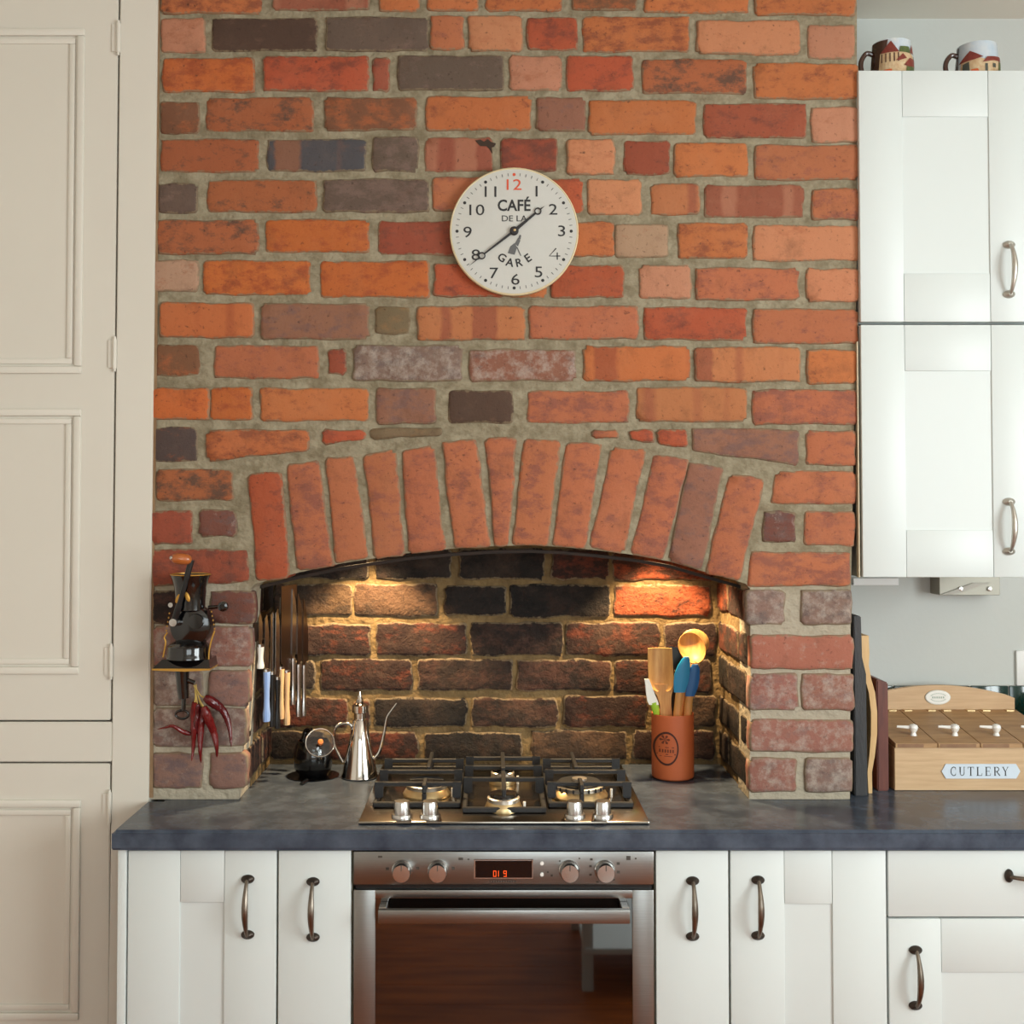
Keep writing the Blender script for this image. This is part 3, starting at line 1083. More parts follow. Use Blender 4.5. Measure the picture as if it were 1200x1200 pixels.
t = base_unit('wide cream shaker base cabinet at the left end of the worktop', xs(137.5), xs(324.5))
slab('end_panel', t, xs(137.5), xs(147.5), .0, ZT - .042, YC - .002, M['cream'], .3)
d = shaker(t, xs(149.5), xs(323.5), ZD0, ZD1, YC, xs(210.5) - xs(149.5), .10, .10, M['cream'])
bow_handle(d, 290.5, 1026, 1099, YC)
t = base_unit('narrow plain cream pull-out cabinet left of the oven', xs(325), xs(411.5))
d = slab('door', t, xs(326), xs(411), ZD0, ZD1, YC, M['cream'])
bow_handle(d, 367, 1029, 1102, YC)
t = base_unit('narrow plain cream pull-out cabinet right of the oven', xs(768.5), xs(855))
d = slab('door', t, xs(769), xs(854), ZD0, ZD1, YC, M['cream'])
bow_handle(d, 811.5, 1028, 1101, YC)
t = base_unit('cream shaker base cabinet between pull-out unit and drawer unit', xs(855.3), xs(1040))
d = shaker(t, xs(856.5), xs(1039), ZD0, ZD1, YC, xs(919.5) - xs(856.5), .103, .10, M['cream'])
bow_handle(d, 888, 1027, 1100, YC)
t = base_unit('cream cabinet with top drawer over a shaker door at right end', xs(1040.5), xs(1345))
zd = Z(1074.5, YC)
d = slab('drawer', t, xs(1041.5), xs(1344), zd, ZD1, YC, M['cream'])
bow_handle(d, 1182, 1026, 1026, YC, True, px1=1256)
d = shaker(t, xs(1041.5), xs(1344), ZD0, zd - .004, YC, xs(1103) - xs(1041.5), .103, .10, M['cream'])
bow_handle(d, 1072.5, 1109, 1182, YC)

# ------------------------------------------------------------------ oven
ov = thing('built_in_oven', 'stainless steel built-in oven with dark glass door below the hob', 'oven', ((xs(413) + xs(767)) / 2, YC + .2, .2))
xo0, xo1 = xs(414), xs(766.5)
bm = B(); box(bm, xo0, xo1, YC + .022, YN - .05, .22, ZT - .043)
obj('body', bm, M['black'], ov)
zp1, zp0 = Z(997.5, YC), Z(1036.5, YC)
bm = B(); box(bm, xo0, xo1, YC - .002, YC + .022, zp0, zp1, .0022, 2)
cp = obj('control_panel', bm, M['steel'], ov, True)
for k, px in enumerate((471.3, 513.3, 667, 708.8)):
    c = P(px, 1019.6, YC - .002)
    bm = B(); lathe(bm, [(.0205, 0), (.0205, .004), (.0185, .006), (.018, .022), (.0165, .025), (0, .0255)], c, 'Y', 32)
    kb = obj('knob', bm, M['satin'], cp, True)
    bm = B(); box(bm, c.x - .0008, c.x + .0008, c.y - .0262, c.y - .0252, c.z + .006, c.z + .016)
    obj('pointer', bm, M['print_grey'], kb)
zdp0, zdp1 = Z(1029, YC), Z(1007, YC)
bm = B(); box(bm, xs(555), xs(625), YC - .0035, YC - .001, zdp0 - .001, zdp1 + .001, .0008)
dsp = obj('display_frame', bm, M['satin'], cp)
bm = B(); box(bm, xs(557), xs(623.5), YC - .0042, YC - .003, zdp0 + .002, zdp1 - .0015)
obj('display', bm, M['display'], dsp)
# glowing segments
seg = {'0': 'abcdef', '1': 'bc', '3': 'abgcd', '9': 'abcdfg'}


def digit(bm, ch, x, z, w_, h, y, s=.0011):
    S = {'a': (x, x + w_, z + h - s, z + h), 'g': (x, x + w_, z + h / 2 - s / 2, z + h / 2 + s / 2), 'd': (x, x + w_, z, z + s),
         'f': (x, x + s, z + h / 2, z + h), 'e': (x, x + s, z, z + h / 2), 'b': (x + w_ - s, x + w_, z + h / 2, z + h), 'c': (x + w_ - s, x + w_, z, z + h / 2)}
    for k in seg[ch]:
        a, b, c, d = S[k]
        box(bm, a, b, y - .0003, y, c, d)


for ch, px in (('0', 578), ('1', 583.6), ('9', 590)):
    bm = B(); digit(bm, ch, xs(px), Z(1026.5, YC), .006 if ch != '1' else .0015, .0115, YC - .0042)
    obj('digit', bm, M['digits'], dsp, kind='stuff')
# printed marks on the panel
yt = YC - .0024


def mark(px, py, w_, h, m='print_grey'):
    c = P(px, py, yt)
    bm = B(); box(bm, c.x - w_ / 2, c.x + w_ / 2, yt - .0003, yt + .0003, c.z - h / 2, c.z + h / 2)
    obj('printed_mark', bm, M[m], cp)


for a in ((445.5, 1004, .008, .004), (540, 1006.5, .009, .005), (549, 1007, .004, .003), (454, 1018, .006, .005), (489.5, 1017.5, .006, .005), (531, 1017.5, .006, .006),
          (736.5, 1005.5, .008, .008), (745, 1006, .003, .003), (642, 1022, .003, .003), (646.5, 1026, .004, .004), (693, 1007, .005, .004), (692, 1015, .005, .004), (692, 1025, .005, .004),
          (724.5, 1012, .006, .005), (724.5, 1022, .006, .005), (700, 1033.5, .005, .003), (709, 1034, .006, .003), (719, 1031, .005, .003), (656, 1009, .003, .003), (679, 1006, .003, .003)):
    mark(*a)
bm = B()
for k in range(11):      # maker's name, too small to read in the photograph
    q = P(574.5 + k * 2.9, 1033, yt - .0004)
    box(bm, q.x - .0017, q.x + .0014, q.y, q.y + .0004, q.z - .0013 - (k % 3) * .0002, q.z + .0013 + (k % 2) * .0003)
obj('printed_name', bm, M['print_grey'], cp, kind='stuff')
for py in (1011.5, 1024.5):
    bm = B(); lathe(bm, [(.0038, 0), (.0036, .003), (0, .0036)], P(635, py, YC - .002), 'Y', 16)
    obj('button', bm, M['white_ceramic'], cp, True)
zo1 = Z(1043, YC)
zo0 = .25
fr = .046
bm = B()
xa, xb = xo0, xo1
ga, gb = xs(440), xs(741)
gz1 = Z(1053, YC)
box(bm, xa, ga, YC, YC + .02, zo0, zo1, .002, 2)
door = obj('door', bm, M['steel'], ov, True)
bm = B(); box(bm, gb, xb, YC, YC + .02, zo0, zo1, .002, 2)
obj('door_stile', bm, M['steel'], door, True)
bm = B(); box(bm, ga - .002, gb + .002, YC + .0004, YC + .02, gz1, zo1 - .0004, .0015, 2)
obj('door_rail', bm, M['steel'], door, True)
bm = B(); box(bm, ga - .002, gb + .002, YC + .0004, YC + .02, zo0, zo0 + .05, .0015, 2)
obj('door_rail', bm, M['steel'], door, True)
bm = B(); box(bm, ga, gb, YC + .003, YC + .012, zo0 + .05, gz1)
obj('door_glass', bm, M['oven_glass'], door)
# handle bar
YH = YC - .045
bm = B()
hz1, hz0 = Z(1066.5, YH), Z(1083, YH)
box(bm, X(443, YH, 1075), X(738.5, YH, 1075), YH, YH + .012, hz0, hz1, .002, 2)
hb = obj('handle', bm, M['steel'], door, True)
for a, b in ((443, 452), (729.5, 738.5)):
    bm = B(); box(bm, X(a, YH, 1075), X(b, YH, 1075), YH + .012, YC + .002, hz0 + .006, hz1, .001)
    obj('handle_bracket', bm, M['satin'], hb)
bm = B(); box(bm, xo0 + .004, xo1 - .004, YC + .008, YC + .021, zo1, zp0)
obj('vent_slot', bm, M['black'], ov)

# ------------------------------------------------------------------ gas hob
HZ = ZT
y0h, y1h = 2.288, 2.785
hx0, hx1 = X(419.5, y0h, 963), X(761.5, y0h, 963)
hob = thing('gas_hob', 'stainless steel gas hob with black cast iron pan supports', 'hob', ((hx0 + hx1) / 2, 2.53, HZ))
bm = B(); box(bm, hx0, hx1, y0h, y1h, HZ - .0002, HZ + .007, .003, 2)
obj('top_plate', bm, M['hob_steel'], hob, True)
ht = HZ + .007


def burner(px, py, r, wok=False):
    Yb = None
    zb = ht + .012
    # ground point of the burner on the plate
    for _ in range(1):
        d = F * FWD + (px - CX) * Vector((1, 0, 0)) - (py - CY) * UP
        c = CAM + d * ((zb - CAM.z) / d.z)
    c.z = ht
    bm = B(); lathe(bm, [(0, 0), (r, 0), (r * 1.02, .004), (r * .93, .012), (r * .86, .016), (0, .016)], c, n=36)
    bu = obj('burner', bm, M['brass'], hob, True)
    bm = B(); lathe(bm, [(0, .016), (r * .86, .016), (r * .88, .024), (r * .80, .026), (0, .026)], c, n=36)
    obj('burner_ring', bm, M['alu'], bu, True)
    bm = B(); lathe(bm, [(0, .0262), (r * .78, .0262), (r * .80, .029), (r * .72, .033), (0, .034)], c, n=36)
    obj('burner_cap', bm, M['iron'] if wok else M['enamel'], bu, True)
    if wok:
        for k in range(20):
            a = 2 * math.pi * k / 20
            q = c + Vector((math.cos(a), math.sin(a), 0)) * r * .885
            bm = B(); box(bm, q.x - .002, q.x + .002, q.y - .002, q.y + .002, c.z + .017, c.z + .0245)
            obj('flame_slot', bm, M['iron'], bu, kind='stuff')
        bm = B(); lathe(bm, [(0, .034), (.016, .034), (.016, .038), (0, .039)], c, n=24)
        obj('inner_cap', bm, M['alu'], bu, True)
    bm = B(); tube(bm, [c + Vector((r * 1.12, -.012, 0)), c + Vector((r * 1.12, -.012, .018))], .0028, 8)
    obj('spark_pin', bm, M['white_ceramic'], bu, True)


burner(500, 925, .050)
burner(589, 911, .030)
burner(590, 941, .038)
burner(679, 926, .060, True)
for px in (471, 504, 673.5, 706.5):
    d = F * FWD + (px - CX) * Vector((1, 0, 0)) - (958 - CY) * UP
    c = CAM + d * ((ht - CAM.z) / d.z)
    bm = B(); lathe(bm, [(0, 0), (.021, 0), (.021, .005), (.0195, .008), (.0165, .0085), (.0158, .03), (.0146, .033), (0, .0335)], c, n=30)
    obj('knob', bm, M['satin'], hob, True)


def bar(bm, x0, x1, y0, y1, z0, z1):
    box(bm, x0, x1, y0, y1, z0, z1, .0018, 1)


zg = ht + .044
bw = .009
def pan_support(x0, x1, y0, y1, ys, xc, fy0, fy1):
    bm = B()
    bar(bm, x0, x1, y0, y0 + bw, ht + .001, ht + .012)
    ps = obj('pan_support', bm, M['iron'], hob, True)
    bm = B(); bar(bm, x0, x1, y1 - bw, y1, ht + .001, ht + .012); obj('base_bar', bm, M['iron'], ps, True)
    for xx in (x0, x1 - bw):
        bm = B(); bar(bm, xx, xx + bw, y0 + bw, y1 - bw, ht + .001, ht + .012); obj('base_bar', bm, M['iron'], ps, True)
    for yy in ys:
        bm = B(); bar(bm, x0 + .004, x1 - .004, yy, yy + .007, zg - .010, zg); tb = obj('top_bar', bm, M['iron'], ps, True)
        for xx in (x0, x1 - .018):
            bm = B(); prism(bm, [(xx, yy + .007, zg), (xx + .018, yy + .007, zg), (xx + .018, yy + .007, zg - .03), (xx + .014, yy + .007, ht + .011), (xx + .004, yy + .007, ht + .011), (xx, yy + .007, zg - .03)] if xx == x0 else
                            [(xx, yy + .007, zg), (xx + .018, yy + .007, zg), (xx + .018, yy + .007, zg - .03), (xx + .014, yy + .007, ht + .011), (xx + .004, yy + .007, ht + .011), (xx, yy + .007, zg - .03)], (0, -.008, 0))
            obj('foot', bm, M['iron'], tb)
    for a, b in ((fy0[0], fy0[1]), (fy1[0], fy1[1])):
        bm = B(); bar(bm, xc - .0045, xc + .0045, a, b, zg - .016, zg + .002); obj('cross_bar', bm, M['iron'], ps, True)
    bm = B(); bar(bm, xc - .0045, xc + .0045, fy0[0], fy0[0] + .010, ht + .010, zg - .016); obj('post', bm, M['iron'], ps, True)
    bm = B(); bar(bm, xc - .0045, xc + .0045, fy1[1] - .010, fy1[1], ht + .010, zg - .016); obj('post', bm, M['iron'], ps, True)


def hx(px, Y):
    return CAM.x + (px - CX) * Y / F


pan_support(hx(438, 2.39), hx(540, 2.39), 2.385, 2.72, (2.425, 2.535, 2.645), hx(500, 2.47), (2.392, 2.455), (2.56, 2.71))
pan_support(hx(542, 2.345), hx(640, 2.345), 2.345, 2.72, (2.465, 2.575, 2.665), hx(590, 2.45), (2.352, 2.52), (2.55, 2.71))
pan_support(hx(642, 2.39), hx(741, 2.39), 2.385, 2.72, (2.425, 2.535, 2.645), hx(678, 2.47), (2.392, 2.455), (2.56, 2.71))

# ------------------------------------------------------------------ wall units on the right
def wall_unit(label, py_t, py_b, rail_t, rail_b, hy0, hy1):
    x0, x1 = X(1008, YU, 300), X(1212, YU, 300)
    z1, z0 = Z(py_t, YU, 1100), Z(py_b, YU, 1100)
    t = thing('wall_cabinet', label, 'cabinet', ((x0 + x1) / 2, YU + .18, z0), 'cream wall cabinets right of the chimney breast')
    bm = B(); box(bm, x0 + .001, x1, YU + .021, YA - .002, z0, z1)
    obj('body', bm, M['cream'], t)
    d = shaker(t, x0, x1 - .001, z0 + .001, z1 - .001, YU, X(1059, YU, 300) - x0, z1 - Z(rail_t, YU, 1100), Z(rail_b, YU, 1100) - z0, M['cream'], rec=.0035)
    bow_handle(d, 1182, hy0, hy1, YU, m=M['nickel'], md=M['nickel'])
    return t


wall_unit('upper cream wall cabinet directly below the two mugs', 82, 377.5, 136, 321, 283, 349)
lower = wall_unit('lower cream wall cabinet hanging above the cutlery box', 380, 677, 434, 622, 584, 650)
bm = B(); box(bm, X(1003.5, YB + .004, 500), X(1007.5, YU, 500), YU + .006, YU + .022, Z(677, YU), Z(400, YU))
obj('filler_strip', bm, M['carcass'], lower)

# ------------------------------------------------------------------ wall clock
YK = YB - .022
cc = P(602.5, 271, YK)
RK = 76.0 * YK / F
S = YK / F
ck = thing('wall_clock', 'round white wall clock with black numerals hanging on the brick wall', 'clock', (cc.x, YB, cc.z - RK))
bm = B(); lathe(bm, [(0, -.020), (RK * .97, -.020), (RK, -.014), (RK, -.002), (RK * .985, 0), (RK * .972, -.001)], cc, 'Y', 72)
obj('rim', bm, M['clock_rim'], ck, True)
bm = B(); lathe(bm, [(0, 0), (RK * .97, 0), (RK * .972, -.001), (0, -.001)], cc, 'Y', 72)
obj('dial', bm, M['clock_white'], ck)
yd = YK - .0006


def CP(px, py):
    return Vector((cc.x + (px - 602.5) * S, yd, cc.z - (py - 271) * S))


for s, px, py in (('12', 602.5, 215.6), ('1', 629, 223.6), ('2', 648.5, 245), ('3', 658.5, 270.6), ('4', 650, 298), ('5', 631.3, 319.3), ('6', 604, 328),
                  ('7', 578.8, 320.6), ('8', 557.3, 299), ('9', 547.6, 272), ('10', 558.6, 245.7), ('11', 574.7, 224)):
    bm = B()
    if s == '4':
        o4 = CP(px, py)
        for ln in ([(.18, .62), (-.55, -.22), (.62, -.22)], [(.30, .16), (.30, -.62)]):
            stroke(bm, [(o4.x + a * 11 * S, o4.z + b * 11 * S) for a, b in ln], 1.3 * S, yd)
    else:
        text_mesh(bm, s, CP(px, py), 13.4 * S, bold=.002, sx=1.25)
    obj('numeral', bm, M['ink_red'] if s == '12' else M['ink'], ck)
bm = B(); text_mesh(bm, 'CAF\u00c9', CP(602.5, 238.6), 13.6 * S, bold=.022, sx=.9)
obj('lettering', bm, M['ink'], ck)
bm = B(); text_mesh(bm, 'DE LA', CP(603, 255.8), 7.4 * S, bold=.004, sx=1.12)
obj('lettering', bm, M['ink'], ck)
for s, px, py, r in (('G', 588.2, 302.2, -32), ('A', 597.5, 307.8, -12), ('R', 608.5, 308, 12), ('E', 618.8, 302.6, 34)):
    bm = B(); text_mesh(bm, s, CP(px, py), 9.8 * S, bold=.02, rot=math.radians(r))
    obj('lettering', bm, M['ink'], ck)
# little sketched figure
bm = B()
for poly_ in ([(595, 297), (603, 299), (606, 290), (603, 285), (598, 289)], [(603, 286), (607, 289), (610, 282), (607, 279)], [(607, 280), (610, 281), (611, 276), (609, 275)],
              [(605, 290), (606.5, 290), (611, 300), (610, 300.5)]):
    vs = [bm.verts.new(CP(*q) + Vector((0, -.0001, 0))) for q in poly_]
    bm.faces.new(vs)
obj('printed_figure', bm, M['ink_grey'], ck, kind='stuff')
bmt = B()
for k in range(60):
    a = math.pi / 2 - 2 * math.pi * k / 60
    r = 67.3 * S
    if k % 5 == 0:
        bm = B(); lathe(bm, [(0, .0), (1.9 * S, 0)], Vector((cc.x + r * math.cos(a), yd, cc.z + r * math.sin(a))), 'Y', 12)
        obj('hour_dot', bm, M['ink_red'] if k == 0 else M['ink'], ck)
    else:
        ca, sa = math.cos(a), math.sin(a)
        stroke(bmt, [(cc.x + (r - 1.7 * S) * ca, cc.z + (r - 1.7 * S) * sa), (cc.x + (r + 1.7 * S) * ca, cc.z + (r + 1.7 * S) * sa)], .8 * S, yd)
obj('minute_track', bmt, M['ink_grey'], ck, kind='stuff')


def hand(tip, ring, wd, name, yy):
    bm = B()
    c0 = Vector((cc.x, yy, cc.z))
    t = CP(*tip); t.y = yy
    r = CP(*ring); r.y = yy
    d = (t - c0).normalized()
    rr = 3.6 * S
    prp = Vector((-d.z, 0, d.x))
    prism(bm, [c0 + prp * wd * 1.2, r - d * rr + prp * wd * .7, r - d * rr - prp * wd * .7, c0 - prp * wd * 1.2], (0, -.0008, 0))
    prism(bm, [r + d * rr + prp * wd * .6, t, r + d * rr - prp * wd * .6], (0, -.0008, 0))
    n = 24
    path = [r + rr * Vector((math.cos(2 * math.pi * k / n), 0, math.sin(2 * math.pi * k / n))) + Vector((0, -.0004, 0)) for k in range(n + 1)]
    tube(bm, path, .8 * S, 6, caps=False)
    obj(name, bm, M['ink'], ck)


hand((638.5, 241.5), (630.5, 247.5), 1.7 * S, 'hour_hand', YK - .0025)
hand((549, 313), (564.5, 300.5), 1.3 * S, 'minute_hand', YK - .0042)
bm = B(); lathe(bm, [(0, 0), (5.2 * S, 0), (5.2 * S, .005), (4 * S, .007), (0, .0075)], (cc.x, YK - .001, cc.z), 'Y', 24)
obj('centre_cap', bm, M['ink'], ck, True)
bm = B(); ellipsoid(bm, (cc.x + .001, YK - .009, cc.z + .0005), .0032, .0025, .0032)
obj('centre_pin', bm, M['brass'], ck, True)

# dark hole left in the brick above the clock
bm = B()
prism(bm, [P(a, b, YB - .0014) for a, b in ((557, 164.5), (563, 163.5), (567, 166), (572, 163), (575, 166), (581, 168), (579, 171), (576, 172), (577, 179), (574, 175), (570, 171), (563, 171), (560, 168))], (0, .006, 0))
obj('broken_hole', bm, mat('dark_hole', (58, 44, 34), .95), br)

# ------------------------------------------------------------------ coffee mill on the left pier
YG = YB - .055
gs = YG / F


def G(px, py, dy=0.0):
    return P(px, py, YG) + Vector((0, dy, 0))


ml = thing('coffee_mill', 'black cast iron hand crank mill with gold trim on left brick pier', 'coffee mill', G(217, 783))
c = G(223, 712)
bm = B(); lathe(bm, [(.0, -.005), (17 * gs, -.004), (17.2 * gs, 9 * gs), (18.5 * gs, 24 * gs), (21 * gs, 33 * gs), (23.2 * gs, 38.5 * gs), (22.2 * gs, 38.5 * gs), (17 * gs, 26 * gs), (15 * gs, 10 * gs), (0, 9 * gs)], c, n=36)
hop = obj('hopper', bm, M['enamel'], ml, True)
bm = B(); lathe(bm, [(22.3 * gs, 38.6 * gs), (23.4 * gs, 38.2 * gs), (23.6 * gs, 39.2 * gs), (22.5 * gs, 39.6 * gs), (22.3 * gs, 38.6 * gs)], c, n=36)
obj('hopper_rim', bm, M['gold'], hop, True)
for px, py, r in ((213, 700, 25), (224.5, 698, -20)):
    q = G(px, py)
    dx = q.x - c.x
    yq = c.y - math.sqrt(max((18 * gs) ** 2 - dx * dx, 0)) - .0006
    bm = B(); ellipsoid(bm, (q.x, yq, q.z), 2.6 * gs, .0012, 6 * gs, Matrix.Rotation(math.radians(r), 3, 'Y'), 10, 8)
    obj('gold_leaf', bm, M['gold'], hop, True)
c = G(225, 733)
bm = B(); lathe(bm, [(0, -.03), (20 * gs, -.03), (24.5 * gs, -.02), (25 * gs, .006), (23 * gs, .016), (16 * gs, .021), (0, .022)], c, 'Y', 40)
dr = obj('gear_housing', bm, M['enamel'], ml, True)
bm = B(); lathe(bm, [(0, .018), (9 * gs, .020), (8.4 * gs, .028), (0, .029)], G(233, 727), 'Y', 24)
obj('hub_boss', bm, M['enamel'], dr, True)
c = G(221.5, 771)
bm = B(); lathe(bm, [(0, 0), (26 * gs, 0), (26 * gs, 2 * gs), (25 * gs, 4 * gs), (25 * gs, 14 * gs), (22 * gs, 17 * gs), (15 * gs, 21 * gs), (0, 22 * gs)], c, n=40)
obj('collar', bm, M['enamel'], ml, True)
bm = B(); prism(bm, [G(194, 771, -.026), G(248, 771, -.026), G(251, 780.5, -.036), G(184.5, 780.5, -.036)], (0, .066, 0))
bs0 = obj('base_flange', bm, M['enamel'], ml)
bm = B(); prism(bm, [G(184, 780.6, -.038), G(251.5, 780.6, -.038), G(251, 782.6, -.038), G(222, 784, -.038), G(184.5, 782.6, -.038)], (0, .07, 0))
obj('gold_edge', bm, M['gold'], bs0)
for pts_ in ([(199, 740), (195.5, 746), (197, 752), (194, 769)], [(254, 738), (250, 750), (247.5, 762), (247, 772)]):
    bm = B(); tube(bm, smooth_path([G(a, b, -.018) for a, b in pts_]), [.0018] * 19, 8)
    obj('gold_strut', bm, M['gold'], ml, True)
for a, b, s in ((201, 718, -1), (250, 716, 1)):
    for k in range(5):
        q = G(a + s * k * .9, b + k * 5, -.016)
        bm = B(); ellipsoid(bm, q, .0016, .001, .0022, None, 8, 6)
        obj('gold_dot', bm, M['gold'], dr, True, kind='stuff')
bm = B(); tube(bm, [G(244, 712), G(256, 711), G(262, 710.5)], [.0042, .0038, .0038], 10)
sc_ = obj('adjuster', bm, M['enamel'], ml, True)
bm = B(); lathe(bm, [(0, -.006), (5.8 * gs, -.006), (6.2 * gs, .001), (5.6 * gs, .006), (3 * gs, .007), (2.8 * gs, .004), (0, .004)], G(262, 710.5, -.004), 'Y', 22)
obj('wheel', bm, M['enamel'], sc_, True)
bm = B(); lathe(bm, [(0, 0), (3 * gs, 0), (2.8 * gs, .006), (0, .006)], G(201.5, 708.5, -.006), 'Y', 16)
obj('side_nut', bm, M['satin'], ml, True)
bm = B(); tube(bm, smooth_path([G(208.5, 727.5, -.032), G(214, 712, -.036), G(221, 690, -.040), G(227, 668, -.042), G(230.5, 655, -.043)]), [.0068] * 8 + [.0052] * 8 + [.0062] * 9, 10, flat=.5, updir=(1, 0, 0))
cr = obj('crank_arm', bm, M['black'], ml, True)
bm = B(); lathe(bm, [(0, .016), (5 * gs, .016), (5 * gs, .036), (4.4 * gs, .039), (0, .0395)], G(208.5, 727.5), 'Y', 22)
obj('crank_screw', bm, M['satin'], cr, True)
a_, b_ = G(231, 655, -.043), G(209, 652.5, -.052)
dd = (b_ - a_)
bm = B(); tube(bm, [a_ + dd * t for t in (0, .06, .2, .5, .8, .95, 1)], [.003, .0075, .0105, .0118, .0112, .008, .002], 16)
kn = obj('wooden_knob', bm, mat('mill_knob_wood', (176, 98, 44), .3, col2=(150, 78, 34), scale=40, coat=.4), cr, True)
bm = B(); ellipsoid(bm, b_ + Vector((.001, -.002, 0)), .0045, .003, .0045)
obj('knob_rivet', bm, M['satin'], kn, True)
bm = B(); tube(bm, [G(214, 783, -.004), G(214.5, 795, -.004), G(215, 808, -.004), G(216, 818, -.004)], [.0155, .0135, .0125, .011], 14)
cl = obj('clamp_stem', bm, M['enamel'], ml, True)
bm = B(); tube(bm, [G(221, 797, -.006), G(229, 800, -.006)], .005, 8)
obj('clamp_lug', bm, M['enamel'], cl, True)
bm = B(); tube(bm, [G(216, 818, -.004), G(215.5, 832, -.004)], .0045, 10)
obj('clamp_screw', bm, M['enamel'], cl, True)
bm = B(); tube(bm, [G(214 + 7.4 * math.cos(2 * math.pi * k / 24), 837 + 4.8 * math.sin(2 * math.pi * k / 24), -.004) for k in range(25)], .0028, 8, caps=False)
obj('wing_ring', bm, M['enamel'], cl, True)
# bracket that holds the mill off the wall
bm = B(); box(bm, G(210, 740).x, G(232, 740).x, YG + .02, YB - .003, G(0, 778).z, G(0, 730).z, .002)
obj('wall_bracket', bm, M['black'], ml)

# ------------------------------------------------------------------ dried chillies
YH2 = YB - .03


def Cq(px, py, dy=0):
    return P(px, py, YH2) + Vector((0, dy, 0))


ch = thing('chilli_bunch', 'bunch of dried dark red chillies hanging below the coffee mill', 'chillies', Cq(233, 893))
for pts_, r, m_ in (([(229.5, 822), (228, 838), (227.5, 856), (226.5, 874), (225.5, 891)], 4.6, 'chilli'),
                    ([(236.5, 828), (235.5, 845), (235, 863), (235.5, 880), (235, 894)], 4.4, 'chilli'),
                    ([(240, 827), (245, 841), (250, 858), (254, 874), (253.5, 888)], 5.2, 'chilli'),
                    ([(241, 816), (251, 823), (261, 834), (268, 852), (272, 874)], 5.6, 'chilli_dark'),
                    ([(224, 861), (214, 857), (204, 850), (195, 852), (184, 855)], 2.6, 'chilli'),
                    ([(232, 824), (231.5, 836), (230, 850), (232, 862)], 4.2, 'chilli_dark')):
    pth = smooth_path([Cq(a, b, R.uniform(-.012, .006)) for a, b in pts_], 6)
    n = len(pth)
    rads = []
    for i in range(n):
        t = i / (n - 1)
        rads.append(max(.0007, r * gs * (min(1, .55 + t * 3.2) * (1 - max(0, t - .25) / .75) ** .75 + .08)) * R.uniform(.93, 1.07))
    bm = B(); tube(bm, pth, rads, 10)
    o = obj('chilli', bm, M[m_], ch, True)
    a = pth[0]
    bm = B(); tube(bm, smooth_path([a + (pth[0] - pth[1]) * .2, (a + Cq(231, 812)) / 2 + Vector((0, -.004, 0)), Cq(228 + R.uniform(-3, 3), 802 + R.uniform(-3, 4))], 4), [.0022, .0018, .0016, .0015, .0014, .0014, .0013, .0013, .0012], 8)
    obj('stem', bm, M['stem'], o, True)

# ------------------------------------------------------------------ knives on a rack on the left reveal
RA, RB = Vector((-.520, 2.535, 0)), Vector((-.462, 2.762, 0))
rd = (RB - RA).normalized()
rn = Vector((rd.y, -rd.x, 0))


def rack_at(px):
    lo_, hi_ = -.2, 1.3
    for _ in range(40):
        m_ = (lo_ + hi_) / 2
        q = RA + (RB - RA) * m_
        if CX + F * q.x / q.y < px:
            lo_ = m_
        else:
            hi_ = m_
    return RA + (RB - RA) * lo_


zr = Z(735, 2.64)
rk = thing('knife_rack', 'dark magnetic knife bar on the left side of the niche', 'knife rack', Vector((-.5, 2.65, zr - .02)))
bm = B()
mt = Matrix.Translation(RA - rn * .008) @ Matrix((rd, rn, Vector((0, 0, 1)))).transposed().to_4x4()
box(bm, -.01, .245, -.008, .006, zr - .02, zr + .02, .002, 1, mt)
obj('bar', bm, M['blade_dark'], rk)
for s in (.02, .22):
    bm = B()
    q = RA + rd * s - rn * .014
    tube(bm, [q, Vector((-.545, q.y, 0))], .006, 8)
    for v in bm.verts:
        v.co.z += zr
    obj('mounting_spacer', bm, M['black'], rk)


def knife(px, hy0, hy1, by, hm, bm_, width, hw, label, shape='chef', off=.0):
    q = rack_at(px)
    Y = q.y
    zh1, zh0, zb = Z(hy0, Y), Z(hy1, Y), Z(by, Y)
    base = q + rn * (.008 + off)
    t = thing('kitchen_knife', label, 'knife', Vector((base.x, base.y, zh0)), 'knives hanging on the magnetic bar')

    def W(s, z, d=0):
        p = base + rd * s + rn * d
        return Vector((p.x, p.y, z))
    h = zb - zh1
    if shape == 'cleaver':
        pr = [(-.008, zh1), (.010, zh1), (.012, zh1 + .02), (width * .62, zh1 + .022), (width * .62, zb), (-width * .38, zb), (-width * .38, zh1 + .03)]
    elif shape == 'slim':
        pr = [(-.004, zh1), (.004, zh1), (width * .5, zh1 + .015), (width * .5, zh1 + h * .7), (0, zb), (-width * .5, zb - .01), (-width * .5, zh1 + .015)]
    else:
        pr = [(-.006, zh1), (.006, zh1), (.008, zh1 + .012), (width - .008, zh1 + .014), (width - .008, zh1 + h * .5), (width * .5 - .004, zh1 + h * .82), (-.006, zb), (-.008, zh1 + .015)]
    bm = B(); prism(bm, [W(a, b, -.001) for a, b in pr], rn * .002)
    obj('blade', bm, M[bm_], t)
    bm = B()
    n = 7
    tube(bm, [W(0, zh1 + (zh0 - zh1) * i / n, .001) for i in range(n + 1)], [hw * (.8 + .2 * math.cos(i / n * 6.28) * .5 + (.12 if i in (n - 1,) else 0)) for i in range(n + 1)], 10, flat=.72, updir=rd)
    hd = obj('handle', bm, M[hm], t, True)
    bm = B(); tube(bm, [W(0, zh1 - .001, .001), W(0, zh1 + .006, .001)], hw * .8, 10, flat=.72, updir=rd)
    obj('bolster', bm, M['satin'], hd, True)


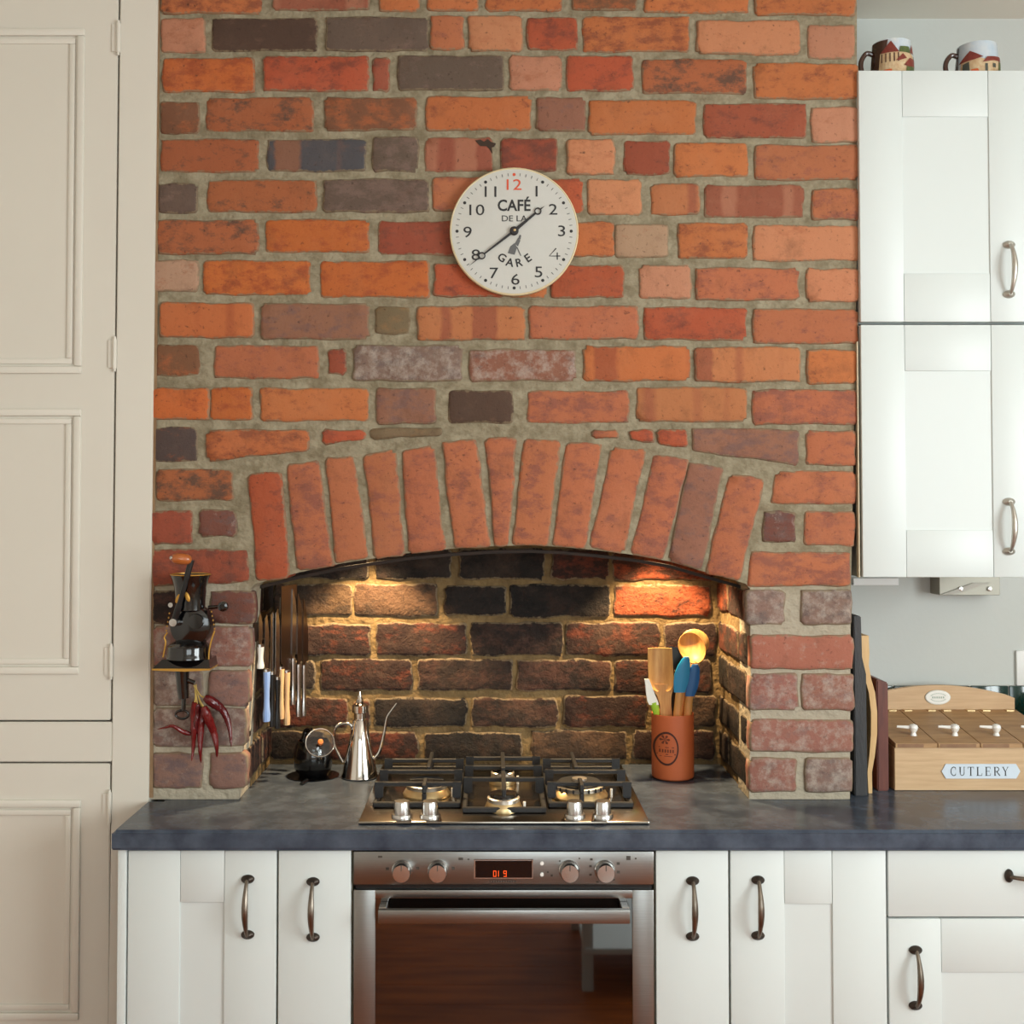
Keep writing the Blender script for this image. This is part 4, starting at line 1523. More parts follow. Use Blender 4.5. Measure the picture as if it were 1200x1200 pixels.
knife(302, 758, 783, 718, 'white_bristle', 'blade', .018, .011, 'short knife with a white handle at the front end of the rack', 'slim')
knife(309.5, 787, 845, 720, 'blue_handle', 'blade', .02, .0115, 'knife with a pale blue handle on the rack', 'slim')
knife(316.5, 790, 851, 715, 'black', 'blade', .022, .0095, 'slim knife with a black handle just right of the blue one', 'slim')
knife(320.5, 796, 853, 712, 'black', 'blade', .022, .009, 'black handled knife hanging lowest beside the tan handles', 'slim', .004)
knife(325.5, 784, 842, 700, 'tan_handle', 'blade', .03, .0105, 'knife with a dull tan wooden handle on the rack', 'chef', .002)
knife(330.5, 788, 849, 686, 'tan_handle', 'blade_dark', .085, .0105, 'wide dark cleaver with a pale wooden handle on the rack', 'cleaver', .006)
knife(337, 774, 825, 690, 'satin', 'blade', .03, .0085, 'all steel knife beside the pale wooden cleaver handle', 'chef', .008)
knife(342.5, 781, 839, 695, 'satin', 'blade_dark', .035, .0095, 'steel handled knife second from the back of the rack', 'chef', .010)
knife(348, 782, 838, 700, 'satin', 'blade_dark', .03, .009, 'steel handled knife nearest the back wall of the niche', 'chef', .012)

# ------------------------------------------------------------------ small black pot with tilted glass lid
YP = 2.70
ps_ = YP / F
c = P(367, 906, YP); c.z = ZT
pot = thing('small_black_pot', 'small round black pot with a tilted glass lid beside the oil can', 'pot', c)
r0 = 22 * ps_
bm = B(); lathe(bm, [(0, .002), (r0 * .72, .002), (r0 * .98, .018), (r0 * 1.05, .045), (r0 * .95, .07), (r0 * .8, .082), (r0 * .76, .082), (r0 * .9, .066), (r0 * .95, .04), (0, .012)], c, n=36)
obj('body', bm, M['enamel'], pot, True)
bm = B(); tube(bm, smooth_path([c + Vector((-r0 * .6, .01, .072)), c + Vector((-r0 * .45, .015, .10)), c + Vector((-r0 * .1, .0, .105))], 5), .006, 10)
obj('hinge_arm', bm, M['enamel'], pot, True)
lc = P(375, 870.5, YP - .03)
tm = Matrix.Rotation(math.radians(62), 3, 'X') @ Matrix.Identity(3)
tm = Matrix.Rotation(math.radians(12), 3, 'Z') @ tm
bm = B(); lathe(bm, [(0, 0), (16 * ps_, 0), (16 * ps_, .002), (0, .003)], lc, mtx=tm, n=36)
lid = obj('glass_lid', bm, M['glass'], pot, True)
bm = B()
path = [lc + tm @ Vector((16.4 * ps_ * math.cos(2 * math.pi * k / 36), 16.4 * ps_ * math.sin(2 * math.pi * k / 36), .001)) for k in range(37)]
tube(bm, path, .0019, 8, caps=False)
obj('lid_rim', bm, M['chrome'], lid, True)
bm = B(); lathe(bm, [(0, .003), (.004, .003), (.0045, .010), (.007, .016), (.006, .024), (0, .026)], lc + tm @ Vector((0, -.004, 0)), mtx=tm, n=18)
obj('lid_knob', bm, mat('orange_wood_knob', (206, 116, 48), .45), lid, True)
mtc = thing('black_trivet', 'flat black iron trivet under the small black pot', 'trivet', c + Vector((0, 0, 0)))
bm = B(); lathe(bm, [(0, 0.0003), (r0 * 1.35, 0.0003), (r0 * 1.38, .0012), (0, .0018)], c, n=30)
obj('plate', bm, M['enamel'], mtc)
bm = B(); tube(bm, [c + Vector((-.005, -r0 * 1.3, .003)), c + Vector((-.012, -r0 * 1.3 - .035, .003))], [.005, .004], 8)
obj('handle', bm, M['enamel'], mtc, True)

# ------------------------------------------------------------------ stainless oil can
YO = 2.685
os_ = YO / F
c = P(421.5, 903, YO); c.z = ZT
oc = thing('oil_can', 'tall conical stainless steel oil can with thin curved spout', 'oil can', c)
H1 = 66 * os_
bm = B(); lathe(bm, [(0, 0), (20.5 * os_, 0), (21.3 * os_, .003), (20.2 * os_, .010), (12.5 * os_, .085), (8.2 * os_, H1), (7.2 * os_, H1 + .002), (0, H1 + .002)], c, n=48)
obj('body', bm, M['chrome'], oc, True)
bm = B(); lathe(bm, [(6.4 * os_, H1), (6.4 * os_, H1 + .016), (9.0 * os_, H1 + .018), (9.2 * os_, H1 + .034), (6.6 * os_, H1 + .037), (5 * os_, H1 + .040), (3.0 * os_, H1 + .050), (1.6 * os_, H1 + .058), (1.3 * os_, H1 + .066), (0, H1 + .067)], c, n=30)
obj('cap', bm, M['chrome'], oc, True)
bm = B(); tube(bm, smooth_path([P(413, 854, YO), P(410, 848.5, YO), P(400, 848, YO), P(393.5, 853, YO), P(391, 868, YO), P(395, 880, YO), P(402, 893, YO)], 6), .0034, 10)
obj('handle', bm, M['chrome'], oc, True)
bm = B(); tube(bm, smooth_path([P(436, 890, YO), P(442, 885, YO), P(446, 877, YO), P(450.5, 858, YO), P(453.5, 841, YO), P(459, 832, YO), P(465, 824, YO)], 6), [.0052 - .0030 * i / 36 for i in range(37)], 10)
obj('spout', bm, M['chrome'], oc, True)

# ------------------------------------------------------------------ utensil pot
YU2 = 2.685
us = YU2 / F
c = P(788.5, 906, YU2); c.z = ZT
up = thing('terracotta_pot', 'round terracotta utensil pot with a dark oval stamp', 'utensil pot', c)
rp = 24.5 * us
zt = Z(839.5, YU2 - rp) - ZT
bm = B(); lathe(bm, [(0, .001), (rp * .92, .001), (rp * .985, .004), (rp, .012), (rp, zt - .004), (rp * .985, zt), (rp * .90, zt - .002), (rp * .88, .02), (0, .014)], c, n=56)
obj('body', bm, M['terracotta'], up, True)


def on_pot(px, py, lift=.0006):
    q = P(px, py, YU2 - rp)
    dx = max(-rp * .99, min(rp * .99, q.x - c.x))
    return Vector((c.x + dx, c.y - math.sqrt((rp + lift) ** 2 - dx * dx), q.z))


bm = B()
n = 40
prev = None
for k in range(n):
    a0, a1 = 2 * math.pi * k / n, 2 * math.pi * (k + 1) / n
    vs = [bm.verts.new(on_pot(781.5 + rr_ * math.cos(a) * .70, 878 + rr_ * math.sin(a))) for rr_, a in ((19.9, a0), (19.9, a1), (17.4, a1), (17.4, a0))]
    bm.faces.new(vs)
bmesh.ops.remove_doubles(bm, verts=bm.verts[:], dist=1e-6)
obj('stamp_ring', bm, M['terra_ink'], up)
bm = B()
for a in range(6):
    ang = a * math.pi / 3
    vs = [bm.verts.new(on_pot(779.5 + dx, 867.5 + dy)) for dx, dy in ((0, 0), (5 * math.cos(ang - .3), 5 * math.sin(ang - .3)), (6 * math.cos(ang), 6 * math.sin(ang)), (5 * math.cos(ang + .3), 5 * math.sin(ang + .3)))]
    bm.faces.new(vs)
for (x0, x1, y0, y1) in ((773, 790, 876, 877), (771, 792, 884, 885.2), (774, 788, 886.5, 887.2)):
    bm.faces.new([bm.verts.new(on_pot(a, b)) for a, b in ((x0, y0), ((x0 + x1) / 2, y0), (x1, y0), (x1, y1), ((x0 + x1) / 2, y1), (x0, y1))])
for k in range(6):
    x0 = 773.5 + k * 2.9
    bm.faces.new([bm.verts.new(on_pot(a, b)) for a, b in ((x0, 878.8), (x0 + 1.6, 878.8), (x0 + 1.6, 882.6), (x0, 882.6))])
obj('stamp_motif', bm, mat('faded_stamp', (104, 48, 26), .7), up, kind='stuff')


def UQ(px, py, dy=0.0):
    return P(px, py, YU2 + dy)


def flat_blade(bm, prof, Y, th, dish=0.0, lean=0.0):
    """prof: list of (px centre, py, half width px); slab with a dished face"""
    rows = []
    nn = 9
    for (px, py, hw_) in prof:
        row = []
        for k in range(nn):
            s = -1 + 2 * k / (nn - 1)
            p = P(px + s * hw_, py, Y)
            row.append(p + Vector((0, dish * (1 - s * s), 0)))
        rows.append(row)
    va = [[bm.verts.new(p) for p in r_] for r_ in rows]
    vb = [[bm.verts.new(p + Vector((0, th, 0))) for p in r_] for r_ in rows]
    for i in range(len(rows) - 1):
        for k in range(nn - 1):
            bm.faces.new((va[i][k], va[i][k + 1], va[i + 1][k + 1], va[i + 1][k]))
            bm.faces.new((vb[i][k], vb[i + 1][k], vb[i + 1][k + 1], vb[i][k + 1]))
        for k in (0, nn - 1):
            bm.faces.new((va[i][k], va[i + 1][k], vb[i + 1][k], vb[i][k]))
    for i in (0, len(rows) - 1):
        for k in range(nn - 1):
            bm.faces.new((va[i][k], vb[i][k], vb[i][k + 1], va[i][k + 1]))
    return bm


GRP = 'utensils standing in the terracotta pot'
zin = ZT + .02
# wooden scoop
t = thing('wooden_scoop', 'square-ended wooden scoop standing in the terracotta pot', 'utensil', UQ(776, 900, -.008), GRP)
bm = B(); flat_blade(bm, [(773.5, 760, 14.0), (773.5, 763, 14.4), (774, 780, 14.6), (775, 796, 14.8), (775.5, 803, 13.8), (776, 808, 10.5), (776.5, 810.5, 6)], YU2 - .018, .006, .013)
obj('scoop', bm, M['beech'], t, True)
bm = B(); flat_blade(bm, [(776.2, 802, 13.6), (777, 808, 12), (778.5, 816, 8), (780, 826, 6.6), (781, 842, 7), (782, 880, 6.5)], YU2 - .010, .007, 0)
obj('shaft', bm, M['beech'], t, True)
# big wooden ladle-like spoon and a second spoon behind it
t = thing('wooden_spoon', 'round deep wooden spoon leaning right, tallest in the pot', 'utensil', UQ(800, 900, .012), GRP)
Ys = YU2 + .010
bm = B()
sp = Matrix.Rotation(math.radians(-18), 3, 'Y') @ Matrix.Rotation(math.radians(-28), 3, 'X')
cs = P(811, 759, Ys)
for_ = []
n = 28
rings_ = []
for (rr_, dp) in ((1.0, 0), (.93, .0035), (.80, .010), (.5, .017), (.0, .019)):
    rings_.append([cs + sp @ Vector((rr_ * 15 * us * math.cos(2 * math.pi * k / n), dp, rr_ * 19.5 * us * math.sin(2 * math.pi * k / n))) for k in range(n)] if rr_ > 0 else [cs + sp @ Vector((0, dp, 0))])
for (rr_, dp) in ((0.5, .023), (.85, .015), (1.04, .003)):
    rings_.append([cs + sp @ Vector((rr_ * 15 * us * math.cos(2 * math.pi * k / n), dp, rr_ * 19.5 * us * math.sin(2 * math.pi * k / n))) for k in range(n)])
vr = [[bm.verts.new(p) for p in r_] for r_ in rings_]
def skin(a, b):
    for k in range(n):
        if len(b) == 1:
            bm.faces.new((a[k], a[(k + 1) % n], b[0]))
        else:
            bm.faces.new((a[k], a[(k + 1) % n], b[(k + 1) % n], b[k]))
for i in range(4):
    skin(vr[i], vr[i + 1])
back_c = bm.verts.new(cs + sp @ Vector((0, .025, 0)))
for k in range(n):
    bm.faces.new((vr[5][k], vr[5][(k + 1) % n], back_c))
skin(vr[5], vr[6]); skin(vr[6], vr[7]); skin(vr[7], vr[0])
obj('bowl', bm, M['beech'], t, True)
bm = B(); tube(bm, [cs + sp @ Vector((0, .006, -18 * us)), UQ(801, 810, 0), UQ(797, 842, .0), UQ(793, 890, .0)], [.0075, .006, .006, .006], 12)
obj('shaft', bm, M['beech'], t, True)
t = thing('wooden_spoon', 'second wooden spoon with only its rim showing behind the deep spoon', 'utensil', UQ(805, 900, .03), GRP)
cs2 = P(814.5, 752, YU2 + .062)
sp2 = Matrix.Rotation(math.radians(20), 3, 'Y')
bm = B(); ellipsoid(bm, cs2, 17.5 * us, .006, 15 * us, sp2)
obj('bowl', bm, M['beech'], t, True)
bm = B(); tube(bm, [cs2 + Vector((0, 0, -.02)), UQ(797, 842, .022), UQ(794, 884, .012)], .0055, 10)
obj('shaft', bm, M['beech'], t, True)
# silicone spatulas
for (nm, prof, shaft, m_, lab, dy) in (
        ('silicone_spatula', [(805, 770, 2.5), (804, 773, 4.5), (802, 780, 7), (799.5, 790, 8.6), (798, 800, 8.6), (797, 806, 7.4), (796.5, 811.5, 6.2)], [(796.5, 808), (793, 842), (790, 890)], 'blue', 'bright blue silicone spatula in front of the wooden spoon', -.022),
        ('silicone_spatula', [(815, 779, 3), (814.5, 784, 5.5), (813, 795, 6.8), (811, 806, 6.8), (809.5, 812, 5.8), (808.5, 816, 5)], [(808.5, 813), (805.5, 842), (801, 890)], 'blue_dark', 'deep blue silicone spatula right of the brighter one', -.020)):
    t = thing(nm, lab, 'utensil', UQ(shaft[-1][0], 900, dy), GRP)
    bm = B(); flat_blade(bm, prof, YU2 + dy, .008, -.002)
    obj('head', bm, M[m_], t, True)
    bm = B(); tube(bm, [UQ(a, b, dy + .004) for a, b in shaft], [.0085, .009, .008], 12, flat=.7, updir=(1, 0, 0))
    obj('shaft', bm, M['beech'], t, True)
# pastry brush
t = thing('pastry_brush', 'small brush with white head and lime green handle in the pot', 'utensil', UQ(775, 900, -.014), GRP)
bm = B(); flat_blade(bm, [(758, 796, 2.6), (759.5, 801, 3.2), (762, 812, 4.8), (765, 822, 6.0), (766.5, 826, 5.6)], YU2 - .024, .01)
obj('head', bm, M['white_bristle'], t, True)
bm = B(); tube(bm, [UQ(766, 823, -.019), UQ(768.5, 832, -.018), UQ(770.5, 842, -.016), UQ(776, 885, -.01)], [.0095, .0085, .005, .005], 10, flat=.7, updir=(1, 0, 0))
obj('handle', bm, M['green_plastic'], t, True)
# black slotted turner
t = thing('slotted_turner', 'black slotted turner standing behind the wooden scoop', 'utensil', UQ(786, 900, .02), GRP)
bm = B(); prism(bm, [UQ(784, 757.5, .022), UQ(796, 759, .022), UQ(799, 766, .022), UQ(796, 790, .022), UQ(790, 800, .022), UQ(784, 796, .022)], (0, .003, 0))
obj('blade', bm, M['black'], t)
bm = B(); tube(bm, [UQ(790, 798, .022), UQ(788, 842, .02), UQ(786, 890, .014)], .0045, 8)
obj('handle', bm, M['black'], t, True)
t = thing('steel_skewer', 'thin pale steel prong poking out between scoop and blue spatula', 'utensil', UQ(791, 900, 0), GRP)
bm = B(); tube(bm, [UQ(790, 785, .004), UQ(795, 789, .004), UQ(793, 815, .006), UQ(788, 845, .006), UQ(787, 890, .004)], .0016, 6)
obj('rod', bm, M['satin'], t, True)

# ------------------------------------------------------------------ chopping boards against the breast
xq = lambda px, Y: X(px, Y, 820)
Yd = 2.512
bm = B(); prism(bm, [Vector((xq(a, Yd), Yd, max(ZT, Z(b, Yd)))) for a, b in ((1001, 722), (1010, 722), (1011, 770), (1015.5, 790), (1016, 935), (1001, 935))], (0, .3, 0))
bmesh.ops.bevel(bm, geom=[e for e in bm.edges if e.calc_face_angle(0) > .6], offset=.002, segments=2, affect='EDGES')
tag(obj('slate_board', bm, M['slate'], None, True), 'tall dark board standing against the side of the brick breast', 'chopping board')
Yd = 2.535
cl_ = [(1014.5, 745), (1015, 765), (1014.5, 780), (1017.5, 795), (1022, 812), (1024.3, 835), (1024, 860), (1021.5, 885), (1018.5, 905), (1019, 935)]
th_ = [4.2, 4.4, 4.0, 3.6, 3.6, 3.6, 3.6, 3.2, 2.6, 2.2]
L_ = [Vector((xq(a - h, Yd), Yd, max(ZT, Z(b, Yd)))) for (a, b), h in zip(cl_, th_)]
R_ = [Vector((xq(a + h, Yd), Yd, max(ZT, Z(b, Yd)))) for (a, b), h in zip(cl_, th_)]
L_ = L_[:-1] + [Vector((L_[-1].x, Yd, ZT))]
R_ = R_[:-1] + [Vector((R_[-1].x, Yd, ZT))]
bm = B(); prism(bm, L_ + R_[::-1], (0, .2, 0))
tag(obj('paddle_board', bm, M['board_pale'], None, True, 50), 'pale curved wooden paddle board on edge between dark and red boards', 'chopping board')
Yd = 2.555
bm = B(); prism(bm, [Vector((xq(a, Yd), Yd, max(ZT, Z(b, Yd)))) for a, b in ((1027.5, 796), (1041, 800), (1041, 935), (1027.5, 935))], (0, .26, 0))
bmesh.ops.bevel(bm, geom=[e for e in bm.edges if e.calc_face_angle(0) > .6], offset=.0025, segments=2, affect='EDGES')
tag(obj('hardwood_board', bm, M['board_red'], None, True), 'short reddish brown wooden board standing beside the cutlery box', 'chopping board')

# ------------------------------------------------------------------ cutlery box
Yf, Yk = 2.56, 2.80
bx0 = X(1048.5, Yf, 900)
bcx = X(1148.5, Yf, 900)
bx1 = 2 * bcx - bx0
zf = Z(876, Yf)
zb_ = Z(834, Yk)
cb = thing('cutlery_box', 'wooden lidded cutlery box with white knobs and oval back plaque', 'cutlery box', (bcx, (Yf + Yk) / 2, ZT))
bm = B(); box(bm, bx0, bx1, Yf, Yf + .012, ZT, zf, .001)
fp = obj('front_panel', bm, M['oak_front'], cb)
for xx in (bx0, bx1 - .012):
    bm = B(); prism(bm, [(xx, Yf + .012, ZT), (xx, Yk, ZT), (xx, Yk, zb_ - .012), (xx, Yf + .012, zf - .001)], (.012, 0, 0))
    obj('side_panel', bm, M['oak'], cb)
bm = B(); box(bm, bx0 + .012, bx1 - .012, Yf + .012, Yk, ZT + .001, ZT + .008)
obj('bottom', bm, M['oak'], cb)
# arched back board
bkx0, bkx1 = bx0 + .002, bx1 - .002
zc_, ze_ = Z(804, Yk), Z(818, Yk)
arc = [(bkx0, ZT), (bkx0, ze_)] + [(bkx0 + (bkx1 - bkx0) * k / 20, ze_ + .002 + (zc_ - ze_) * math.sin(math.pi * k / 20) ** .9) for k in range(1, 20)] + [(bkx1, ze_), (bkx1, ZT)]
bm = B(); prism(bm, [Vector((a, Yk, b)) for a, b in arc], (0, .012, 0))
bk = obj('back_board', bm, M['oak_front'], cb)
q = P(1095.5, 817, Yk)
q.x = bcx
for kk, (ra, rb, m_, off) in enumerate(((15 * Yk / F, 8.6 * Yk / F, 'nickel', .0), (14 * Yk / F, 7.7 * Yk / F, 'white_ceramic', .0008))):
    bm = B(); lathe(bm, [(0, 0), (1, 0), (1, .002), (.97, .0028 + off), (0, .003 + off)], Vector((0, 0, 0)), 'Y', 36)
    for v in bm.verts:
        v.co = Vector((q.x + v.co.x * ra, Yk + v.co.y, q.z + v.co.z * rb))
    pl = obj('oval_plaque', bm, M[m_], bk, True)
bm = B()
for k in range(22):
    a = math.pi * (1.15 + .7 * (k % 11) / 10) if k < 11 else math.pi * (.15 + .7 * (k % 11) / 10)
    x, z = q.x + 9.2 * Yk / F * math.cos(a), q.z + 4.6 * Yk / F * math.sin(a)
    vs = [bm.verts.new((x + dx, Yk - .0042, z + dz)) for dx, dz in ((-.0016, 0), (0, -.0011), (.0016, 0), (0, .0011))]
    bm.faces.new(vs)
for k in range(6):
    xk = q.x + (k - 2.5) * .0052
    bm.faces.new([bm.verts.new((xk + a, Yk - .0042, q.z + b)) for a, b in ((-.0016, -.0022), (.0016, -.0022), (.0010, .0022), (-.0016, .0022))])
obj('plaque_print', bm, M['plaque_green'], bk, kind='stuff')
nl = 4
lw_ = (bx1 - bx0) / nl
sl = Vector((0, Yk - .002 - (Yf - .004), zb_ - zf - .004))
for k in range(nl):
    xa, xb = bx0 + k * lw_ + .0012, bx0 + (k + 1) * lw_ - .0012
    a = Vector((xa, Yf - .004, zf))
    bm = B(); prism(bm, [a, a + Vector((xb - xa, 0, 0)), a + Vector((xb - xa, 0, .0)) + sl, a + sl], (0, 0, .0095))
    ld = obj('lid', bm, M['oak'], cb)
    bm = B(); box(bm, xa + .004, xb - .03 if k % 2 == 0 else xb - .008, Yf - .0046, Yf - .0038, zf + .001, zf + .0085)
    obj('end_grain', bm, M['end_grain'], ld)
    kc = a + sl * .22 + Vector(((X(1070.7, Yf + .06, 870) - bx0) * 0 + lw_ * .40, 0, .0095))
    kx = X(1070.5 + 48.6 * k, kc.y, 870)
    kc.x = kx
    bm = B(); lathe(bm, [(0, 0), (.0075, 0), (.0062, .003), (.005, .007), (.0085, .012), (.0105, .018), (.0085, .0235), (.003, .026), (0, .0262)], kc, n=24)
    kb = obj('knob', bm, M['white_ceramic'], ld, True)
    bm = B(); tube(bm, [kc + Vector((-.006, .001, .018)), kc + Vector((-.036, .004, .0195))], [.0042, .0026], 10)
    obj('knob_lever', bm, M['white_ceramic'], kb, True)
    for s in (.18, .80):
        hxx = xa + (xb - xa) * s
        h0 = a + sl * .955 + Vector((hxx - xa, 0, .0095))
        bm = B(); box(bm, h0.x - .009, h0.x + .009, h0.y - .003, h0.y + .009, h0.z - .0005, h0.z + .0025)
        obj('brass_hinge', bm, M['brass'], ld)
# enamel name plate
x0, x1 = X(1103, Yf, 900), X(1195, Yf, 900)
z0, z1 = Z(912, Yf), Z(895, Yf)
zm, e = (z0 + z1) / 2, .013
bm = B(); prism(bm, [(x0, Yf - .003, zm), (x0 + e * .7, Yf - .003, z1), (x1 - e * .7, Yf - .003, z1), (x1, Yf - .003, zm), (x1 - e * .7, Yf - .003, z0), (x0 + e * .7, Yf - .003, z0)], (0, .003, 0))
np_ = obj('name_plate', bm, M['plaque'], fp)
# serif lettering CUTLERY as strokes (unit boxes 1 x 1.4)
def arcp(cx, cy, rx, ry, a0, a1, n=12):
    return [(cx + rx * math.cos(math.radians(a0 + (a1 - a0) * k / n)), cy + ry * math.sin(math.radians(a0 + (a1 - a0) * k / n))) for k in range(n + 1)]


LET = {
    'C': [(arcp(.55, .7, .45, .68, 48, 312, 16), .13), ([(.86, 1.25), (.86, .95)], .07), ([(.86, .45), (.86, .15)], .05)],
    'U': [([(.18, 1.38), (.18, .5)], .18), (arcp(.5, .5, .33, .46, 180, 360), .11), ([(.83, .5), (.83, 1.38)], .09), ([(.0, 1.37), (.38, 1.37)], .06), ([(.68, 1.37), (1.0, 1.37)], .06)],
    'T': [([(.5, 0), (.5, 1.38)], .18), ([(.0, 1.36), (1., 1.36)], .09), ([(.03, 1.36), (.03, 1.05)], .06), ([(.97, 1.36), (.97, 1.05)], .06), ([(.28, .03), (.72, .03)], .06)],
    'L': [([(.22, 0), (.22, 1.38)], .18), ([(.02, .04), (.9, .04)], .09), ([(.02, 1.37), (.45, 1.37)], .06), ([(.88, .04), (.92, .4)], .06)],
    'E': [([(.22, 0), (.22, 1.38)], .18), ([(.02, .04), (.88, .04)], .08), ([(.02, 1.36), (.86, 1.36)], .08), ([(.22, .72), (.68, .72)], .07), ([(.85, 1.36), (.85, 1.05)], .06), ([(.87, .04), (.9, .38)], .06), ([(.67, .88), (.67, .56)], .05)],
    'R': [([(.2, 0), (.2, 1.38)], .18), ([(.02, .03), (.42, .03)], .06), ([(.02, 1.36), (.5, 1.36)], .07), (arcp(.5, 1.03, .33, .33, 90, -90), .13), ([(.2, .7), (.5, .7)], .07), ([(.45, .7), (.98, .03)], .15), ([(.85, .03), (1.08, .03)], .06)],
    'Y': [([(.5, 0), (.5, .65)], .17), ([(.5, .62), (.1, 1.36)], .15), ([(.5, .62), (.88, 1.36)], .08), ([(.28, .03), (.72, .03)], .06), ([(-.05, 1.37), (.3, 1.37)], .06), ([(.7, 1.37), (1.05, 1.37)], .06)],
}
chh = 10.2 * Yf / F / 1.4
adv = (X(1184, Yf, 900) - X(1113, Yf, 900)) / 7
zbase = zm - .7 * chh
for i, s in enumerate('CUTLERY'):
    bm = B()
    xb_ = X(1113, Yf, 900) + i * adv
    for pl_, wd_ in LET[s]:
        stroke(bm, [(xb_ + a * chh * .98, zbase + b * chh) for a, b in pl_], wd_ * chh, Yf - .0034)
    obj('letter', bm, M['ink'], np_)

# ------------------------------------------------------------------ mugs on the wall cabinet
ztop = Z(82, YU, 1100)


def mug(px0, px1, py_top, pxh, label, scene_no):
    Ym = 2.535
    s_ = Ym / F
    cx_ = X((px0 + px1) / 2, Ym, 60)
    r_ = (px1 - px0) / 2 * s_
    c = Vector((cx_, Ym, ztop))
    h = Z(py_top + 2.5, Ym - r_) - ztop
    t = thing('painted_mug', label, 'mug', c, 'painted mugs on top of the wall cabinet')
    bm = B(); lathe(bm, [(0, .0005), (r_ * 1.02, .0005), (r_ * 1.06, .006), (r_ * 1.03, h * .4), (r_ * .97, h * .8), (r_ * .95, h), (r_ * .88, h), (r_ * .9, .01), (0, .008)], c, n=40)
    obj('body', bm, M['mug_sky'], t, True)
    bm = B(); tube(bm, smooth_path([c + Vector((-r_ * .95, 0, h * .72)), c + Vector((-r_ * 1.28, 0, h * .76)), c + Vector((-r_ * 1.55, 0, h * .55)), c + Vector((-r_ * 1.55, 0, h * .3)), c + Vector((-r_ * 1.3, 0, h * .10)), c + Vector((-r_, 0, h * .16))], 5), .0055, 10)
    obj('handle', bm, M['mug_brown'], t, True)

    def patch(pts, m_, lift, nm):
        # outline in (angle degrees from the front, height fraction); a raised, curved patch
        bm = B()
        ang = [p[0] for p in pts]
        f = bm.faces.new([bm.verts.new((a, 0, b)) for a, b in pts])
        bmesh.ops.triangulate(bm, faces=[f])
        bmesh.ops.subdivide_edges(bm, edges=bm.edges[:], cuts=9, use_grid_fill=True)
        bmesh.ops.triangulate(bm, faces=bm.faces[:])
        for v in bm.verts:
            a, b = math.radians(v.co.x), v.co.z
            prof = 1.03 if b < .4 else 1.03 - .06 * (b - .4) / .4
            rr_ = r_ * prof + lift + .0006
            v.co = c + Vector((rr_ * math.sin(a), -rr_ * math.cos(a), b * h))
        obj(nm, bm, M[m_], t)
    if scene_no == 0:
        patch([(-88, .05), (-88, .98), (-28, .97), (-40, .5), (-60, .05)], 'mug_brown', .0009, 'dark_band')
        patch([(-55, .05), (-50, .62), (40, .62), (75, .5), (80, .05)], 'mug_cream', .0012, 'painted_houses')
        patch([(-50, .60), (-20, .92), (2, .60)], 'mug_roof', .002, 'painted_roof')
        patch([(38, .62), (52, .88), (68, .60)], 'mug_roof', .002, 'painted_roof')
        patch([(2, .60), (6, .76), (36, .78), (40, .60)], 'mug_green', .0016, 'painted_tree')
        patch([(66, .20), (62, .64), (82, .62), (86, .2)], 'mug_green', .0022, 'painted_tree')
        patch([(-8, .36), (12, .56), (24, .44), (2, .36)], 'mug_roof', .0024, 'painted_roof')
        patch([(14, .24), (34, .46), (70, .46), (82, .30), (30, .22)], 'mug_roof', .0026, 'painted_roof')
        patch([(20, .05), (24, .22), (60, .26), (62, .05)], 'mug_green', .0024, 'painted_tree')
        for k in range(5):
            patch([(-46 + k * 11, .34), (-46 + k * 11, .58), (-43 + k * 11, .58), (-43 + k * 11, .34)], 'mug_brown', .0020, 'timber')
        patch([(-40, .05), (-38, .14), (-18, .14), (-18, .05)], 'mug_orange', .0024, 'painted_flowers')
    else:
        patch([(-92, .05), (-92, .95), (-80, .95), (-78, .05)], 'mug_brown', .0009, 'dark_band')
        patch([(-70, .05), (-66, .45), (-30, .55), (5, .40), (70, .45), (72, .05)], 'mug_cream', .0012, 'painted_house')
        patch([(-74, .40), (-40, .72), (-6, .50), (-28, .44)], 'mug_roof', .0022, 'painted_roof')
        patch([(-8, .34), (4, .50), (70, .58), (76, .44), (24, .40)], 'mug_roof', .0022, 'painted_roof')
        patch([(-62, .05), (-60, .36), (-42, .40), (-40, .05)], 'mug_dark', .0020, 'painted_door')
        patch([(-2, .08), (-2, .30), (5, .30), (5, .08)], 'mug_dark', .0020, 'painted_door')
        patch([(20, .20), (20, .32), (30, .32), (30, .20)], 'mug_dark', .0020, 'painted_window')
        patch([(42, .10), (46, .40), (70, .42), (78, .12)], 'mug_green', .0024, 'painted_tree')
        patch([(-42, .04), (-36, .16), (-20, .16), (-16, .04)], 'mug_orange', .0024, 'painted_flowers')


mug(1021.5, 1067.5, 41, 1007, 'painted mug with crowded timbered houses next to the brick wall', 0)
mug(1121, 1168, 44, 1106, 'painted mug with red-roofed cottage under blue sky, farther from the bricks', 1)

